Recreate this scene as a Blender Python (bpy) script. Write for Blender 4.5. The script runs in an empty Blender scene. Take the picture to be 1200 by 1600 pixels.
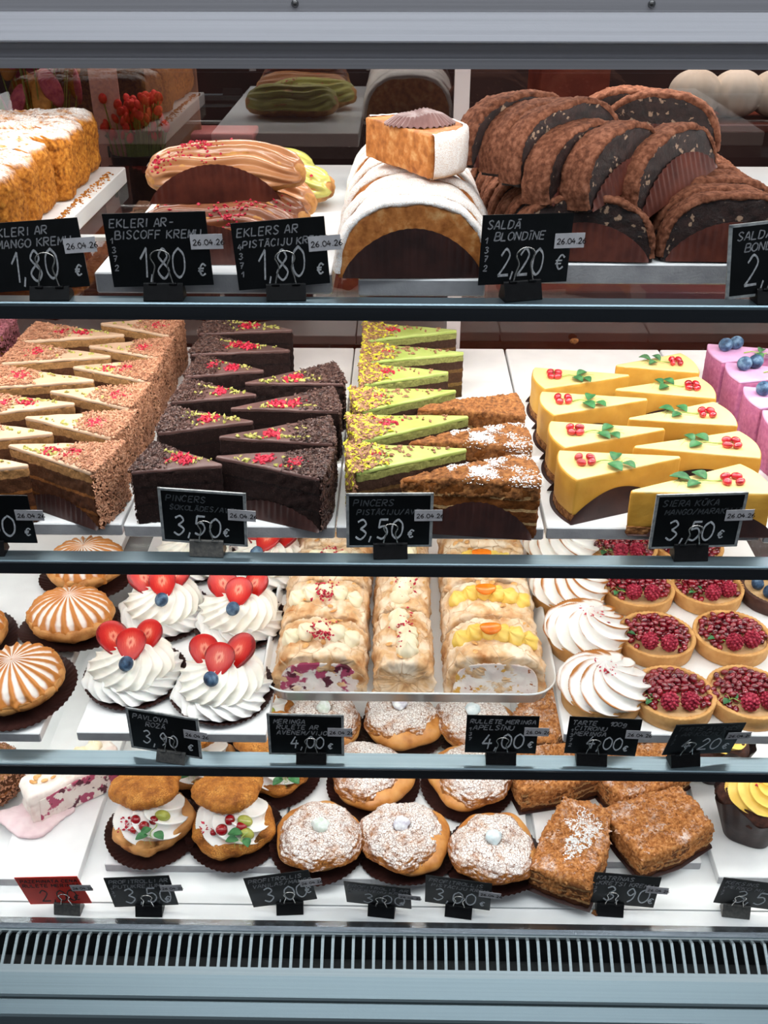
import bpy, math, random
import numpy as np
from mathutils import Vector, noise, Matrix, Euler

# ------------------------------------------------------------------ camera, light, exposure
S = bpy.context.scene
COL = S.collection
CZ = 1.45
PITCH, YAW, FPX = math.radians(30.7), math.radians(0.9), 1600.0
cam_data = bpy.data.cameras.new('camera')
cam = bpy.data.objects.new('camera', cam_data)
COL.objects.link(cam)
cam.location = (0, 0, CZ)
cam.rotation_euler = (math.pi / 2 - PITCH, 0, YAW)
cam_data.sensor_fit = 'VERTICAL'
cam_data.sensor_height = 36.0
cam_data.lens = 36.0 * FPX / 1600.0
cam_data.clip_start = 0.05
S.camera = cam
S.view_settings.view_transform = 'Standard'
S.view_settings.look = 'None'
S.view_settings.exposure = 0.0
S.view_settings.gamma = 1.0
S.view_settings.use_curve_mapping = False
S.cycles.transparent_max_bounces = 24
S.cycles.max_bounces = 8
S.cycles.sample_clamp_indirect = 6.0
S.cycles.caustics_reflective = False
S.cycles.caustics_refractive = False

W = bpy.data.worlds.new('world')
S.world = W
W.use_nodes = True
W.node_tree.nodes['Background'].inputs[0].default_value = (0.75, 0.86, 1.0, 1)
W.node_tree.nodes['Background'].inputs[1].default_value = 0.22

def area(name, loc, rot, sx, sy, power, col=(1, 1, 1), spread=180):
    l = bpy.data.lights.new(name, 'AREA')
    l.shape = 'RECTANGLE'; l.size = sx; l.size_y = sy; l.energy = power; l.color = col
    l.spread = math.radians(spread)
    o = bpy.data.objects.new(name, l); COL.objects.link(o)
    o.location = loc; o.rotation_euler = rot
    return o
# LED strips under the front rail of every shelf and under the top frame, aimed down and back, plus added mid-depth strips
LED = (1.0, 0.985, 0.95)
Z1, Z2, Z3, Z4 = 1.180, 0.937, 0.6855, 0.443      # tops of the three glass shelves and of the deck
B1, B2, B3, B4 = 1.197, 0.950, 0.698, 0.456       # tops of the boards lying on them
LEDS = [(0.805, 1.352, 2.2, 50), (0.7785, Z1 - 0.0135, 3.0, 34), (0.7785, Z2 - 0.0135, 1.7, 34), (0.7785, Z3 - 0.0135, 1.5, 34),
        (0.99, 1.378, 3.2, 0), (0.98, Z1 - 0.010, 4.2, 0), (1.0, Z2 - 0.010, 1.8, 0), (1.0, Z3 - 0.010, 1.7, 0)]  # added mid-depth strips, aimed straight down to brighten the rear rows
for (ly, lz, pw, tl) in LEDS:
    area('led_light', (0, ly, lz), (math.radians(tl), 0, 0), 1.6, 0.012, pw, LED)
# shop ceiling lamp in front of the case, then two added fill lights
area('shop_light', (0.2, 0.1, 2.7), (math.radians(8), 0, 0), 2.4, 0.6, 22, (0.9, 0.96, 1.0))
area('front_fill_light', (0.0, -1.7, 2.35), (math.radians(70), 0, 0), 3.4, 1.2, 12, (0.96, 0.97, 1.0))  # added fill from the customer side for the frame's upright faces
area('back_fill_light', (0.5, 2.2, 2.6), (0, 0, 0), 2.0, 0.8, 60, (1.0, 0.84, 0.74))  # added fill to brighten what stands behind the rear doors

# ------------------------------------------------------------------ pixel helper: a point of the photo on a horizontal plane
_f = Vector((-math.sin(YAW) * math.cos(PITCH), math.cos(YAW) * math.cos(PITCH), -math.sin(PITCH)))
_r = Vector((math.cos(YAW), math.sin(YAW), 0))
_u = _r.cross(_f)
def at(px, py, z):
    d = _f + _r * ((px - 600) / FPX) + _u * ((800 - py) / FPX)
    t = (z - CZ) / d.z
    return Vector((d.x * t, d.y * t, z))

# ------------------------------------------------------------------ materials
def lin(c):
    return tuple(((v / 255 / 12.92) if v / 255 <= 0.04045 else ((v / 255 + 0.055) / 1.055) ** 2.4) for v in c) + (1,)
class NT:
    def __init__(s, name):
        s.m = bpy.data.materials.new(name); s.m.use_nodes = True
        s.t = s.m.node_tree; s.n = s.t.nodes; s.l = s.t.links
        s.b = s.n['Principled BSDF']; s.out = s.n['Material Output']
        tc = s.n.new('ShaderNodeTexCoord'); oi = s.n.new('ShaderNodeObjectInfo')
        va = s.n.new('ShaderNodeVectorMath'); va.operation = 'MULTIPLY_ADD'
        s.l.new(oi.outputs['Random'], va.inputs[0]); va.inputs[1].default_value = (7, 5, 3)
        s.l.new(tc.outputs['Object'], va.inputs[2])
        s.co = va.outputs[0]; s.raw = tc.outputs['Object']
    def noise(s, scale, detail=4, rough=.55, co=None):
        x = s.n.new('ShaderNodeTexNoise'); x.inputs['Scale'].default_value = scale
        x.inputs['Detail'].default_value = detail; x.inputs['Roughness'].default_value = rough
        s.l.new(co or s.co, x.inputs['Vector']); return x.outputs['Fac']
    def voro(s, scale, feature='F1', out='Distance', rnd=1.0):
        x = s.n.new('ShaderNodeTexVoronoi'); x.feature = feature
        x.inputs['Scale'].default_value = scale; x.inputs['Randomness'].default_value = rnd
        s.l.new(s.co, x.inputs['Vector']); return x.outputs[out]
    def ramp(s, fac, stops, interp='LINEAR'):
        x = s.n.new('ShaderNodeValToRGB'); x.color_ramp.interpolation = interp
        e = x.color_ramp.elements
        while len(e) < len(stops): e.new(0.5)
        for i, (p, c) in enumerate(stops): e[i].position = p; e[i].color = c
        s.l.new(fac, x.inputs[0]); return x.outputs[0]
    def math(s, op, a, b=None, clamp=False):
        x = s.n.new('ShaderNodeMath'); x.operation = op; x.use_clamp = clamp
        for i, v in enumerate((a, b)):
            if v is None: continue
            if isinstance(v, (int, float)): x.inputs[i].default_value = v
            else: s.l.new(v, x.inputs[i])
        return x.outputs[0]
    def mix(s, fac, a, b):
        x = s.n.new('ShaderNodeMix'); x.data_type = 'RGBA'
        for i, v in ((0, fac), (6, a), (7, b)):
            if isinstance(v, (tuple, float)): x.inputs[i].default_value = v
            else: s.l.new(v, x.inputs[i])
        return x.outputs[2]
    def sstep(s, v, lo, hi):
        x = s.n.new('ShaderNodeMapRange'); x.interpolation_type = 'SMOOTHSTEP'
        s.l.new(v, x.inputs[0]); x.inputs[1].default_value = lo; x.inputs[2].default_value = hi
        return x.outputs[0]
    def bump(s, h, strength, dist=.001):
        x = s.n.new('ShaderNodeBump'); x.inputs['Strength'].default_value = strength
        x.inputs['Distance'].default_value = dist
        s.l.new(h, x.inputs['Height']); s.l.new(x.outputs[0], s.b.inputs['Normal'])
    def col(s, c):
        if isinstance(c, tuple): s.b.inputs['Base Color'].default_value = c
        else: s.l.new(c, s.b.inputs['Base Color'])
    def set(s, **k):
        for a, v in k.items():
            nm = {'rough': 'Roughness', 'metal': 'Metallic', 'spec': 'Specular IOR Level', 'coat': 'Coat Weight', 'sss': 'Subsurface Weight', 'trans': 'Transmission Weight', 'croug': 'Coat Roughness'}[a]
            s.b.inputs[nm].default_value = v
        if 'sss' in k:
            s.b.inputs['Subsurface Radius'].default_value = (.6, .4, .3); s.b.inputs['Subsurface Scale'].default_value = .004

def mat(name, cols, scale=150, detail=4, rough=.6, bump=.5, bscale=500, bdist=.0008, spec=.35, sugar=None, metal=0, coat=0, sss=0, crack=None, lo=.32, hi=.68):
    """general food / object material: noise-mixed colours, bump, optional sifted sugar on upward faces"""
    m = NT(name)
    cs = [lin(c) for c in cols]
    if len(cs) == 1: base = cs[0]
    else:
        n = len(cs) - 1
        base = m.ramp(m.noise(scale, detail), [(lo + (hi - lo) * i / n, c) for i, c in enumerate(cs)])
    h = m.noise(bscale, 5, .65)
    if crack:                       # crack=(scale, colour, width)
        d = m.voro(crack[0], 'DISTANCE_TO_EDGE')
        nz = m.noise(crack[0] * 2.2, 3)
        e = m.sstep(m.math('SUBTRACT', d, m.math('MULTIPLY', m.math('SUBTRACT', nz, .5), .16)), 0.0, crack[2])
        base = m.mix(e, lin(crack[1]), base)
        h = m.math('ADD', m.math('MULTIPLY', h, .5), e)
    m.set(rough=rough, spec=spec, metal=metal, coat=coat)
    if coat: m.set(croug=.15)
    if sugar:                       # sugar=(lo, hi, noise_scale, amount)
        g = m.n.new('ShaderNodeNewGeometry'); sx = m.n.new('ShaderNodeSeparateXYZ')
        m.l.new(g.outputs['Normal'], sx.inputs[0])
        up = m.sstep(sx.outputs[2], sugar[0], sugar[1])
        nz = m.sstep(m.noise(sugar[2], 6, .75), 1 - sugar[3] - .12, 1 - sugar[3] + .12)
        fine = m.sstep(m.noise(1400, 2, .6), .38, .56)
        f = m.math('MULTIPLY', m.math('MULTIPLY', up, nz), m.math('ADD', m.math('MULTIPLY', fine, .55), .45))
        if crack: f = m.math('MULTIPLY', f, e)
        base = m.mix(f, base, lin((250, 249, 248)))
        m.l.new(m.math('ADD', rough, m.math('MULTIPLY', f, 1 - rough - .05)), m.b.inputs['Roughness'])
    m.col(base)
    if sss: m.set(sss=sss)
    if bump: m.bump(h, bump, bdist)
    return m.m

def layered(name, stops, wob=.0022, rough=.8, bump=.8, bscale=420, speck=None, bdist=.0012):
    """cut cake side: colour by height in mm, wavy layer edges, crumbly grain"""
    m = NT(name)
    sx = m.n.new('ShaderNodeSeparateXYZ'); m.l.new(m.raw, sx.inputs[0])
    z = m.math('ADD', sx.outputs[2], m.math('MULTIPLY', m.math('SUBTRACT', m.noise(60, 3), .5), wob * 2))
    f = m.math('MULTIPLY', z, 10.0)          # 0..100 mm -> 0..1
    base = m.ramp(f, [(max(0, p / 100), lin(c)) for p, c in stops], 'CONSTANT')
    g = m.noise(bscale, 5, .7)
    base = m.mix(m.sstep(g, .35, .7), m.mix(.38, base, (0, 0, 0, 1)), base)
    if speck:
        d = m.voro(speck[0]); base = m.mix(m.sstep(d, speck[2], speck[2] * .7), base, lin(speck[1]))
    m.col(base); m.set(rough=rough, spec=.2); m.bump(g, bump, bdist)
    return m.m

def glass_mat(name, tint, refl=1.0, gl=(1, 1, 1)):
    m = NT(name); m.n.remove(m.b)
    t = m.n.new('ShaderNodeBsdfTransparent'); t.inputs[0].default_value = tint
    g = m.n.new('ShaderNodeBsdfGlossy'); g.inputs['Roughness'].default_value = .012; g.inputs[0].default_value = gl + (1,)
    fr = m.n.new('ShaderNodeFresnel'); fr.inputs[0].default_value = 1.45
    ge = m.n.new('ShaderNodeNewGeometry'); ft = m.math('SUBTRACT', 1.0, ge.outputs['Backfacing'])
    f = m.math('MULTIPLY', fr.outputs[0], refl, True) if refl <= 1 else m.math('ADD', fr.outputs[0], refl - 1, True)
    mx = m.n.new('ShaderNodeMixShader'); m.l.new(m.math('MULTIPLY', f, ft), mx.inputs[0]); m.l.new(t.outputs[0], mx.inputs[1]); m.l.new(g.outputs[0], mx.inputs[2])
    m.l.new(mx.outputs[0], m.out.inputs[0]); return m.m

def metal_mat(name, c, rough=.35, streak=(1.5, 400, 400), bump=.12, metal=.85):
    m = NT(name)
    mp = m.n.new('ShaderNodeMapping'); mp.inputs['Scale'].default_value = streak
    m.l.new(m.raw, mp.inputs[0])
    n1 = m.noise(1.0, 4, .6, mp.outputs[0]); n2 = m.noise(900, 3)
    a = tuple(v * .82 for v in lin(c)[:3]) + (1,)
    m.col(m.ramp(n1, [(.3, a), (.7, lin(c))])); m.set(rough=rough, metal=metal, spec=.5)
    m.l.new(m.math('ADD', m.math('MULTIPLY', n1, .2), rough - .1), m.b.inputs['Roughness'])
    m.bump(m.math('ADD', n1, n2), bump, .0004); return m.m

# ------------------------------------------------------------------ mesh helpers (all shapes in millimetres)
class MB:
    def __init__(s): s.v = []; s.f = []; s.mi = []; s.n = 0; s.attr = []
    def add(s, v, f, mi=0, M=None, attr=None):
        v = np.asarray(v, float).reshape(-1, 3)
        if M is not None:
            A = np.array(M); v = v @ A[:3, :3].T + A[:3, 3]
        s.v.append(v); n = s.n
        s.f += [tuple(i + n for i in q) for q in f]; s.mi += [mi] * len(f)
        s.n += len(v)
        s.attr.append(np.zeros(len(v)) if attr is None else np.asarray(attr)); return s
    def mesh(s, name, mats, smooth=True, attr=None):
        me = bpy.data.meshes.new(name)
        V = np.concatenate(s.v) * .001
        me.from_pydata(V.tolist(), [], s.f)
        for m in (mats if isinstance(mats, (list, tuple)) else [mats]): me.materials.append(m)
        me.polygons.foreach_set('material_index', s.mi)
        me.polygons.foreach_set('use_smooth', [smooth] * len(s.f))
        if attr:
            a = me.attributes.new(attr, 'FLOAT', 'POINT'); a.data.foreach_set('value', np.concatenate(s.attr))
        me.update(); return me
    def build(s, name, mats, parent=None, smooth=True, attr=None):
        return link(name, s.mesh(name, mats, smooth, attr), parent)
def link(name, me, parent=None):
    o = bpy.data.objects.new(name, me); COL.objects.link(o)
    if parent: o.parent = parent
    return o
def thing(name, label, cat, loc=(0, 0, 0), rz=0, group=None, rot=None):
    o = bpy.data.objects.new(name, None); COL.objects.link(o); o.empty_display_size = .01
    o.location = loc; o.rotation_euler = rot or (0, 0, rz)
    o['label'] = label; o['category'] = cat
    if group: o['group'] = group
    return o
def tag(o, label, cat, group=None):
    o['label'] = label; o['category'] = cat
    if group: o['group'] = group
    return o
def dup(o, label, loc, rz=0, rot=None, scale=None, group=None, name=None):
    def cp(a, par):
        c = a.copy(); COL.objects.link(c); c.parent = par
        for ch in [x for x in a.children]: cp(ch, c)
        return c
    c = cp(o, None); c.location = loc; c.rotation_euler = rot or (0, 0, rz); c['label'] = label
    if scale: c.scale = scale
    if group: c['group'] = group
    return c
def stuff(o): o['kind'] = 'stuff'; return o
R = random.Random(7)
def nz(p, f, s=0): return noise.noise(Vector((p[0] * f + s, p[1] * f - s, p[2] * f + 2 * s)))
def normals(V, F):
    N = np.zeros_like(V)
    for q in F:
        a, b, c = V[q[0]], V[q[1]], V[q[-1]]
        n = np.array([(b[1]-a[1])*(c[2]-a[2])-(b[2]-a[2])*(c[1]-a[1]), (b[2]-a[2])*(c[0]-a[0])-(b[0]-a[0])*(c[2]-a[2]), (b[0]-a[0])*(c[1]-a[1])-(b[1]-a[1])*(c[0]-a[0])])
        for i in q: N[i] += n
    return N / (np.linalg.norm(N, axis=1, keepdims=True) + 1e-9)
def rough(V, F, layers, seed=0, mask=None):
    """push vertices along their normals by noise; layers = [(amp_mm, freq_per_mm, kind)]"""
    V = np.asarray(V, float); N = normals(V, F); D = np.zeros(len(V))
    for k, (amp, fr, kind) in enumerate(layers):
        for i, p in enumerate(V):
            q = Vector((p[0] * fr + seed * 3.1 + k * 11, p[1] * fr - seed, p[2] * fr + k * 5))
            if kind == 'n': d = noise.noise(q)
            elif kind == 't': d = noise.turbulence(q, 3, True) * 2 - .8
            elif kind == 'b': d = .5 - noise.voronoi(q)[0][0]          # bulging crumbs
            else: d = 0
            D[i] += amp * d
    if mask is not None: D *= np.array([mask(p) for p in V])
    return V + N * D[:, None]
def grid(fn, nu, nv, closed=True, cap0=False, cap1=False):
    """surface fn(u,v)->xyz; u wraps round when closed; caps collapse a ring to its first point (pole)"""
    V = []; F = []
    uu = nu if closed else nu + 1
    for j in range(nv + 1):
        for i in range(uu): V.append(fn(i / nu, j / nv))
    for j in range(nv):
        for i in range(nu):
            a = j * uu + i; b = j * uu + (i + 1) % uu
            F.append((a, b, b + uu, a + uu))
    if cap0:
        c = len(V); V.append(tuple(np.mean(V[:uu], axis=0))); F += [(c, (i + 1) % uu, i) for i in range(nu)]
    if cap1:
        c = len(V); o = nv * uu; V.append(tuple(np.mean(V[o:o + uu], axis=0))); F += [(c, o + i, o + (i + 1) % uu) for i in range(nu)]
    return V, F
def resample(P, n):
    P = [np.array(p, float) for p in P]; L = [0]
    Q = P + [P[0]]
    for a, b in zip(Q[:-1], Q[1:]): L.append(L[-1] + np.linalg.norm(b - a))
    out = []
    for k in range(n):
        t = L[-1] * k / n
        i = max(j for j in range(len(P)) if L[j] <= t + 1e-9)
        f = (t - L[i]) / max(1e-9, L[i + 1] - L[i]); out.append(Q[i] * (1 - f) + Q[i + 1] * f)
    return np.array(out)
def prism(out, z0, z1, r=1.5, nz_=8, ncap=5, n=90, capbot=True):
    """closed solid over a star-shaped outline, rounded rims"""
    P = resample(out, n); c = P.mean(axis=0)
    D = c - P; dist = np.linalg.norm(D, axis=1, keepdims=True); U = D / dist
    rings = []
    mn = dist.min()
    prof = []
    for k in range(ncap): prof.append(('s', 1 - (k + .4) / (ncap + .4), z0))       # bottom, from centre out
    prof.append(('i', r, z0)); prof.append(('i', r * .3, z0 + r * .3))
    for k in range(nz_ + 1): prof.append(('i', 0, z0 + r + (z1 - z0 - 2 * r) * k / nz_))
    prof.append(('i', r * .3, z1 - r * .3)); prof.append(('i', r, z1))
    for k in range(ncap): prof.append(('s', (k + .8) / (ncap + .4), z1))
    rings = []
    for kind, a, z in prof:
        if kind == 'i': Q = P + U * np.minimum(a, dist * .8)
        else:
            base = P + U * np.minimum(r, dist * .8); Q = base + (c - base) * a
        rings.append(np.column_stack([Q, np.full(n, z)]))
    V = np.concatenate(rings).tolist(); F = []
    for j in range(len(rings) - 1):
        for i in range(n):
            a = j * n + i; b = j * n + (i + 1) % n; F.append((a, b, b + n, a + n))
    m = len(V); V.append([c[0], c[1], z0]); F += [(m, (i + 1) % n, i) for i in range(n)]
    o = (len(rings) - 1) * n; V.append([c[0], c[1], z1]); F += [(m + 1, o + i, o + (i + 1) % n) for i in range(n)]
    return np.array(V), F
def box(x0, x1, y0, y1, z0, z1, b=0):
    if b:
        xs = [(x0, y0 + b), (x0 + b, y0), (x1 - b, y0), (x1, y0 + b), (x1, y1 - b), (x1 - b, y1), (x0 + b, y1), (x0, y1 - b)]
        V = []; n = 8; cx, cy = (x0 + x1) / 2, (y0 + y1) / 2
        for z, ins in ((z0, b), (z0 + b, 0), (z1 - b, 0), (z1, b)):
            for (x, y) in xs:
                V.append((x + (ins if x < cx else -ins) * .6, y + (ins if y < cy else -ins) * .6, z))
        F = [tuple(reversed(range(8))), tuple(range(24, 32))]
        for j in range(3):
            for i in range(8):
                a = j * 8 + i; c = j * 8 + (i + 1) % 8; F.append((a, c, c + 8, a + 8))
        return V, F
    V = [(x0, y0, z0), (x1, y0, z0), (x1, y1, z0), (x0, y1, z0), (x0, y0, z1), (x1, y0, z1), (x1, y1, z1), (x0, y1, z1)]
    return V, [(0, 3, 2, 1), (4, 5, 6, 7), (0, 1, 5, 4), (1, 2, 6, 5), (2, 3, 7, 6), (3, 0, 4, 7)]
def ball(rx, ry, rz, nu=20, nv=12, c=(0, 0, 0), fn=None):
    def f(u, v):
        a = 2 * math.pi * u; b = math.pi * (v * .96 + .02)
        k = fn(a, b) if fn else 1
        return (c[0] + rx * k * math.cos(a) * math.sin(b), c[1] + ry * k * math.sin(a) * math.sin(b), c[2] - rz * k * math.cos(b))
    return grid(f, nu, nv, True, True, True)
def tube(pts, r, n=6, taper=1.0):
    """swept tube with capped ends"""
    P = [Vector(p) for p in pts]; V = []; F = []; m = len(P)
    up = Vector((0.13, 0.21, 1)).normalized()
    for i, p in enumerate(P):
        t = (P[min(i + 1, m - 1)] - P[max(i - 1, 0)]).normalized()
        a = t.cross(up)
        if a.length < 1e-3: a = t.cross(Vector((1, 0, 0)))
        a.normalize(); b = t.cross(a); rr = r * (1 + (taper - 1) * i / (m - 1))
        for k in range(n):
            q = p + (a * math.cos(2 * math.pi * k / n) + b * math.sin(2 * math.pi * k / n)) * rr
            V.append(tuple(q))
    for j in range(m - 1):
        for k in range(n):
            a0 = j * n + k; b0 = j * n + (k + 1) % n; F.append((a0, b0, b0 + n, a0 + n))
    F.append(tuple(range(n))); F.append(tuple(reversed(range((m - 1) * n, m * n))))
    return V, F
def spline(P, k=5):
    P = [Vector(p) for p in P]; out = []
    Q = [P[0]] + P + [P[-1]]
    for i in range(1, len(Q) - 2):
        a, b, c, d = Q[i - 1], Q[i], Q[i + 1], Q[i + 2]
        for j in range(k):
            t = j / k
            out.append(.5 * ((2 * b) + (c - a) * t + (2 * a - 5 * b + 4 * c - d) * t * t + (3 * b - a - 3 * c + d) * t ** 3))
    out.append(P[-1]); return out
def TR(x=0, y=0, z=0, rx=0, ry=0, rz=0, s=1):
    M = Matrix.Translation((x, y, z)) @ Euler((math.radians(rx), math.radians(ry), math.radians(rz))).to_matrix().to_4x4()
    if isinstance(s, (int, float)): s = (s, s, s)
    return M @ Matrix.Diagonal((s[0], s[1], s[2], 1))
def chunk(rnd, s, flat=.7):
    d = [(1, 0, 0), (0, 1, 0), (-1, 0, 0), (0, -1, 0), (0, 0, 1), (0, 0, -1)]
    V = [tuple(c * s * rnd.uniform(.65, 1.25) * (flat if i == 2 else 1) for i, c in enumerate(v)) for v in d]
    return V, [(0, 1, 4), (1, 2, 4), (2, 3, 4), (3, 0, 4), (1, 0, 5), (2, 1, 5), (3, 2, 5), (0, 3, 5)]
def bits(mb, rnd, sampler, n, s, mi=0, elong=1.6):
    for _ in range(n):
        p = sampler(rnd)
        if p is None: continue
        k = s * rnd.uniform(.55, 1.3)
        V, F = chunk(rnd, k)
        mb.add(V, F, mi, TR(p[0], p[1], p[2] + k * .35, rnd.uniform(-40, 40), rnd.uniform(-40, 40), rnd.uniform(0, 360), (elong, 1, 1)))
def curl(rnd, L, w, bend):
    n = 3; V = []; F = []
    for i in range(n + 1):
        a = (i / n - .5) * bend
        x = math.sin(a) * L / max(.2, bend); z = (math.cos(a) - 1) * L / max(.2, bend)
        V += [(x, -w / 2, z), (x, w / 2, z), (x, w / 2, z + .5), (x, -w / 2, z + .5)]
    for i in range(n):
        for k in range(4):
            a = i * 4 + k; b = i * 4 + (k + 1) % 4; F.append((a, b, b + 4, a + 4))
    F += [(3, 2, 1, 0), (4 * n, 4 * n + 1, 4 * n + 2, 4 * n + 3)]
    return V, F
def curls(mb, rnd, sampler, n, L=4.5, w=1.5, mi=0):
    """chocolate shavings; sampler gives point and normal"""
    for _ in range(n):
        p, nn = sampler(rnd)
        V, F = curl(rnd, L * rnd.uniform(.6, 1.3), w * rnd.uniform(.7, 1.3), rnd.uniform(.6, 2.4))
        q = Vector(nn).to_track_quat('Z', 'Y').to_matrix().to_4x4()
        e = Euler((rnd.uniform(-.7, .7), rnd.uniform(-.7, .7), rnd.uniform(0, 6.28))).to_matrix().to_4x4()
        mb.add(V, F, mi, Matrix.Translation(Vector(p) + Vector(nn) * rnd.uniform(0, 1.6)) @ q @ e)

# ------------------------------------------------------------------ setting and display case
m_frame = metal_mat('brushed aluminium', (178, 178, 184), .42, metal=.4)
m_rail = metal_mat('bluish anodised aluminium', (138, 158, 168), .34)
m_railshade = metal_mat('shaded rail face', (52, 56, 62), .45, metal=.6)  # darker rail metal, shade of the front side put into the colour
m_grille = metal_mat('grey painted grille', (140, 154, 160), .45, metal=.4)
m_plate = metal_mat('pale steel plate', (122, 140, 148), .4, metal=.5)
m_strip = metal_mat('bright steel strip', (190, 198, 205), .2, (14, 300, 300), .3, .95)
m_dark = mat('dark recess', [(18, 22, 24), (30, 34, 36)], rough=.7)
m_plinth = mat('black plinth', [(28, 24, 28)], rough=.6)
m_white = mat('white laminate deck', [(226, 229, 230), (240, 242, 243)], 20, rough=.35, bump=.05, spec=.5)
m_board = mat('white tray board', [(232, 234, 236), (243, 245, 246)], 30, rough=.3, bump=.06, spec=.5)
m_boardshade = mat('board edge', [(150, 150, 154), (172, 172, 175)], 60, rough=.55)  # front faces only, their shade put into a greyer board colour
m_glass = glass_mat('clear shelf glass', (.975, .985, .98, 1), .45)
m_front = glass_mat('front glass', (.985, .99, .99, 1), .12)
m_rear = glass_mat('mirrored rear glass', (.74, .70, .69, 1), 1.16, (.95, .93, .92))
m_side = mat('side panel', [(215, 217, 218)], rough=.5, bump=0)
m_screw = metal_mat('screw', (120, 120, 120), .3)

def struct(name, mb, m):
    o = mb.build(name, m, None, False); o['kind'] = 'structure'; return o
m_floor = mat('dark floor tiles', [(40, 38, 38), (52, 49, 48)], 6, rough=.4)
m_wall = mat('dark brown wall', [(38, 24, 24), (58, 36, 34)], 4, rough=.8)
struct('floor', MB().add(*box(-2500, 2500, -3200, 3600, -20, 0)), m_floor)
struct('wall_front', MB().add(*box(-2500, 2500, -3240, -3200, 0, 2900)), m_wall)
struct('wall_back', MB().add(*box(-2500, 2500, 3600, 3640, 0, 2900)), m_wall)

CASE = thing('display_case', 'tall refrigerated pastry display case with glass shelves and brushed metal frame', 'display case', (0, .97, 0))
def part(name, mb, m, par=None, smooth=False):
    o = mb.build(name, m, par or CASE, smooth)
    if not par: o.location = -Vector(CASE.location)
    return o
XL, XR = -820, 820
def extr(prof, x0=XL, x1=XR):
    n = len(prof); V = [(x0, y, z) for y, z in prof] + [(x1, y, z) for y, z in prof]
    F = [(i, i + n, (i + 1) % n + n, (i + 1) % n) for i in range(n)] + [tuple(range(n)), tuple(reversed(range(n, 2 * n)))]
    return V, F
# top frame: lip, recessed band, bright arris, sloping cap, upright plate with two screws
part('top_beam', MB().add(*extr([(790, 1351), (772, 1351), (771, 1357), (774, 1358), (769, 1367.5), (766, 1368.5), (766, 1369.5), (783, 1386), (800, 1386)])), m_frame)
up = part('top_plate', MB().add(*box(XL, XR, 786, 800, 1386.2, 1450)), m_frame)
for px in (461, 1018):
    p = at(px, 8, CZ)
    d = Vector(at(px, 8, 1.0)) - cam.location; q = cam.location + d * (.786 / d.y)
    V, F = ball(2.6, 1.6, 2.6, 12, 6); part('screw', MB().add(V, F, 0, TR(q.x * 1000, 785.5, max(q.z * 1000, 1391))), m_screw, None, True)
part('roof_panel', MB().add(*box(XL, XR, 800, 1300, 1386, 1392)), m_frame)
for s in (-1, 1):
    part('side_panel', MB().add(*box(*sorted((s * 821, s * 835)), 770, 1300, 100, 1392)), m_side)
# shelves
for k, (z, back) in enumerate(((Z1, 16), (Z2, 17), (Z3, 21))):
    zz = z * 1000
    G = thing('glass_shelf', ['top', 'upper middle', 'lower middle'][k] + ' clear glass shelf with a pale metal front rail', 'shelf', (0, .77, z), group='glass shelves of the case')
    part('glass_pane', MB().add(*box(-815, 815, 771 + back, 1262, zz - 6, zz)), m_glass, G).location = -Vector(G.location)
    prof = [(770, zz - 9), (770, zz + .5), (771, zz + 1.5), (770 + back, zz + 1.5), (770 + back, zz - 7), (786, zz - 12), (772, zz - 12)]
    r = part('shelf_rail', MB().add(*extr(prof)), [m_rail], G); r.location = -Vector(G.location)
    part('light_shield', MB().add(*box(XL, XR, 770 + back - 1.5, 770 + back, zz - 17, zz - 7)), m_rail, r).location = (0, 0, 0)  # added lip, keeps the LED strip out of the rear glass reflection
    part('rail_front', MB().add(*box(XL, XR, 768.6, 770, zz - 11.8, zz - (1.2 if k == 0 else .2))), m_railshade, r).location = (0, 0, 0)
for (ly, lz, pw, tl) in LEDS:
    if ly < .79: continue
    part('led_housing', MB().add(*box(-805, 805, ly * 1000 - 5, ly * 1000 + 5, lz * 1000 + 1.5, lz * 1000 + 5)), m_side)  # housings drawn for the added mid-depth strips too
# rear sliding doors
part('rear_door_glass', MB().add(*box(XL, 62, 1284, 1288, 470, 1386)), m_rear)
part('rear_door_glass', MB().add(*box(80, XR, 1292, 1296, 470, 1386)), glass_mat('clear rear glass', (.82, .8, .79, 1), 1.03, (.95, .93, .92)))
part('rear_door_post', MB().add(*box(62, 80, 1278, 1296, 443, 1386)), mat('grey post', [(196, 184, 184)], rough=.4, bump=0))
# front glass
part('front_glass', MB().add(*box(XL, XR, 753, 757, 452, 1351)), m_front)
# deck and front apron
part('deck', MB().add(*box(XL, XR, 794.5, 1284, 430, 443)).add(*box(XL, XR, 771, 792.5, 430, 443)), m_white)
part('deck_seam', MB().add(*box(XL, XR, 790, 796, 428, 436)), m_dark)
part('steel_strip', MB().add(*extr([(758, 436), (758, 443.5), (762, 446.5), (770.8, 445), (770.8, 436)])), m_strip)
g = MB()
n = 86; pitch = 11.55
for i in range(-n // 2, n // 2 + 1):
    x = i * pitch
    V, F = extr([(756.5, 440.5), (748, 445), (718, 430.6), (718, 428), (747, 442), (756, 437.5)], x - 1.6, x + 1.6); g.add(V, F)
g.add(*box(XL, XR, 755.5, 757.8, 438, 441.5)).add(*extr([(719.5, 428), (719.5, 431.6), (712, 428.2), (712, 425)]))
part('air_grille', g, m_grille)
part('grille_recess', MB().add(*extr([(757, 400), (757, 436), (754, 400), (720, 395), (716, 426), (712, 426), (712, 390), (757, 390)])), m_dark)
part('apron_panel', MB().add(*extr([(712, 424.8), (712, 428.2), (691.5, 419.5), (690, 417), (690, 390), (712, 390)])), m_plate)
part('apron_bead', MB().add(*extr([(688, 400), (688, 416.2), (686.5, 417), (673.5, 411), (672, 408), (672, 380), (688, 380)])), m_plate)
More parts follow.
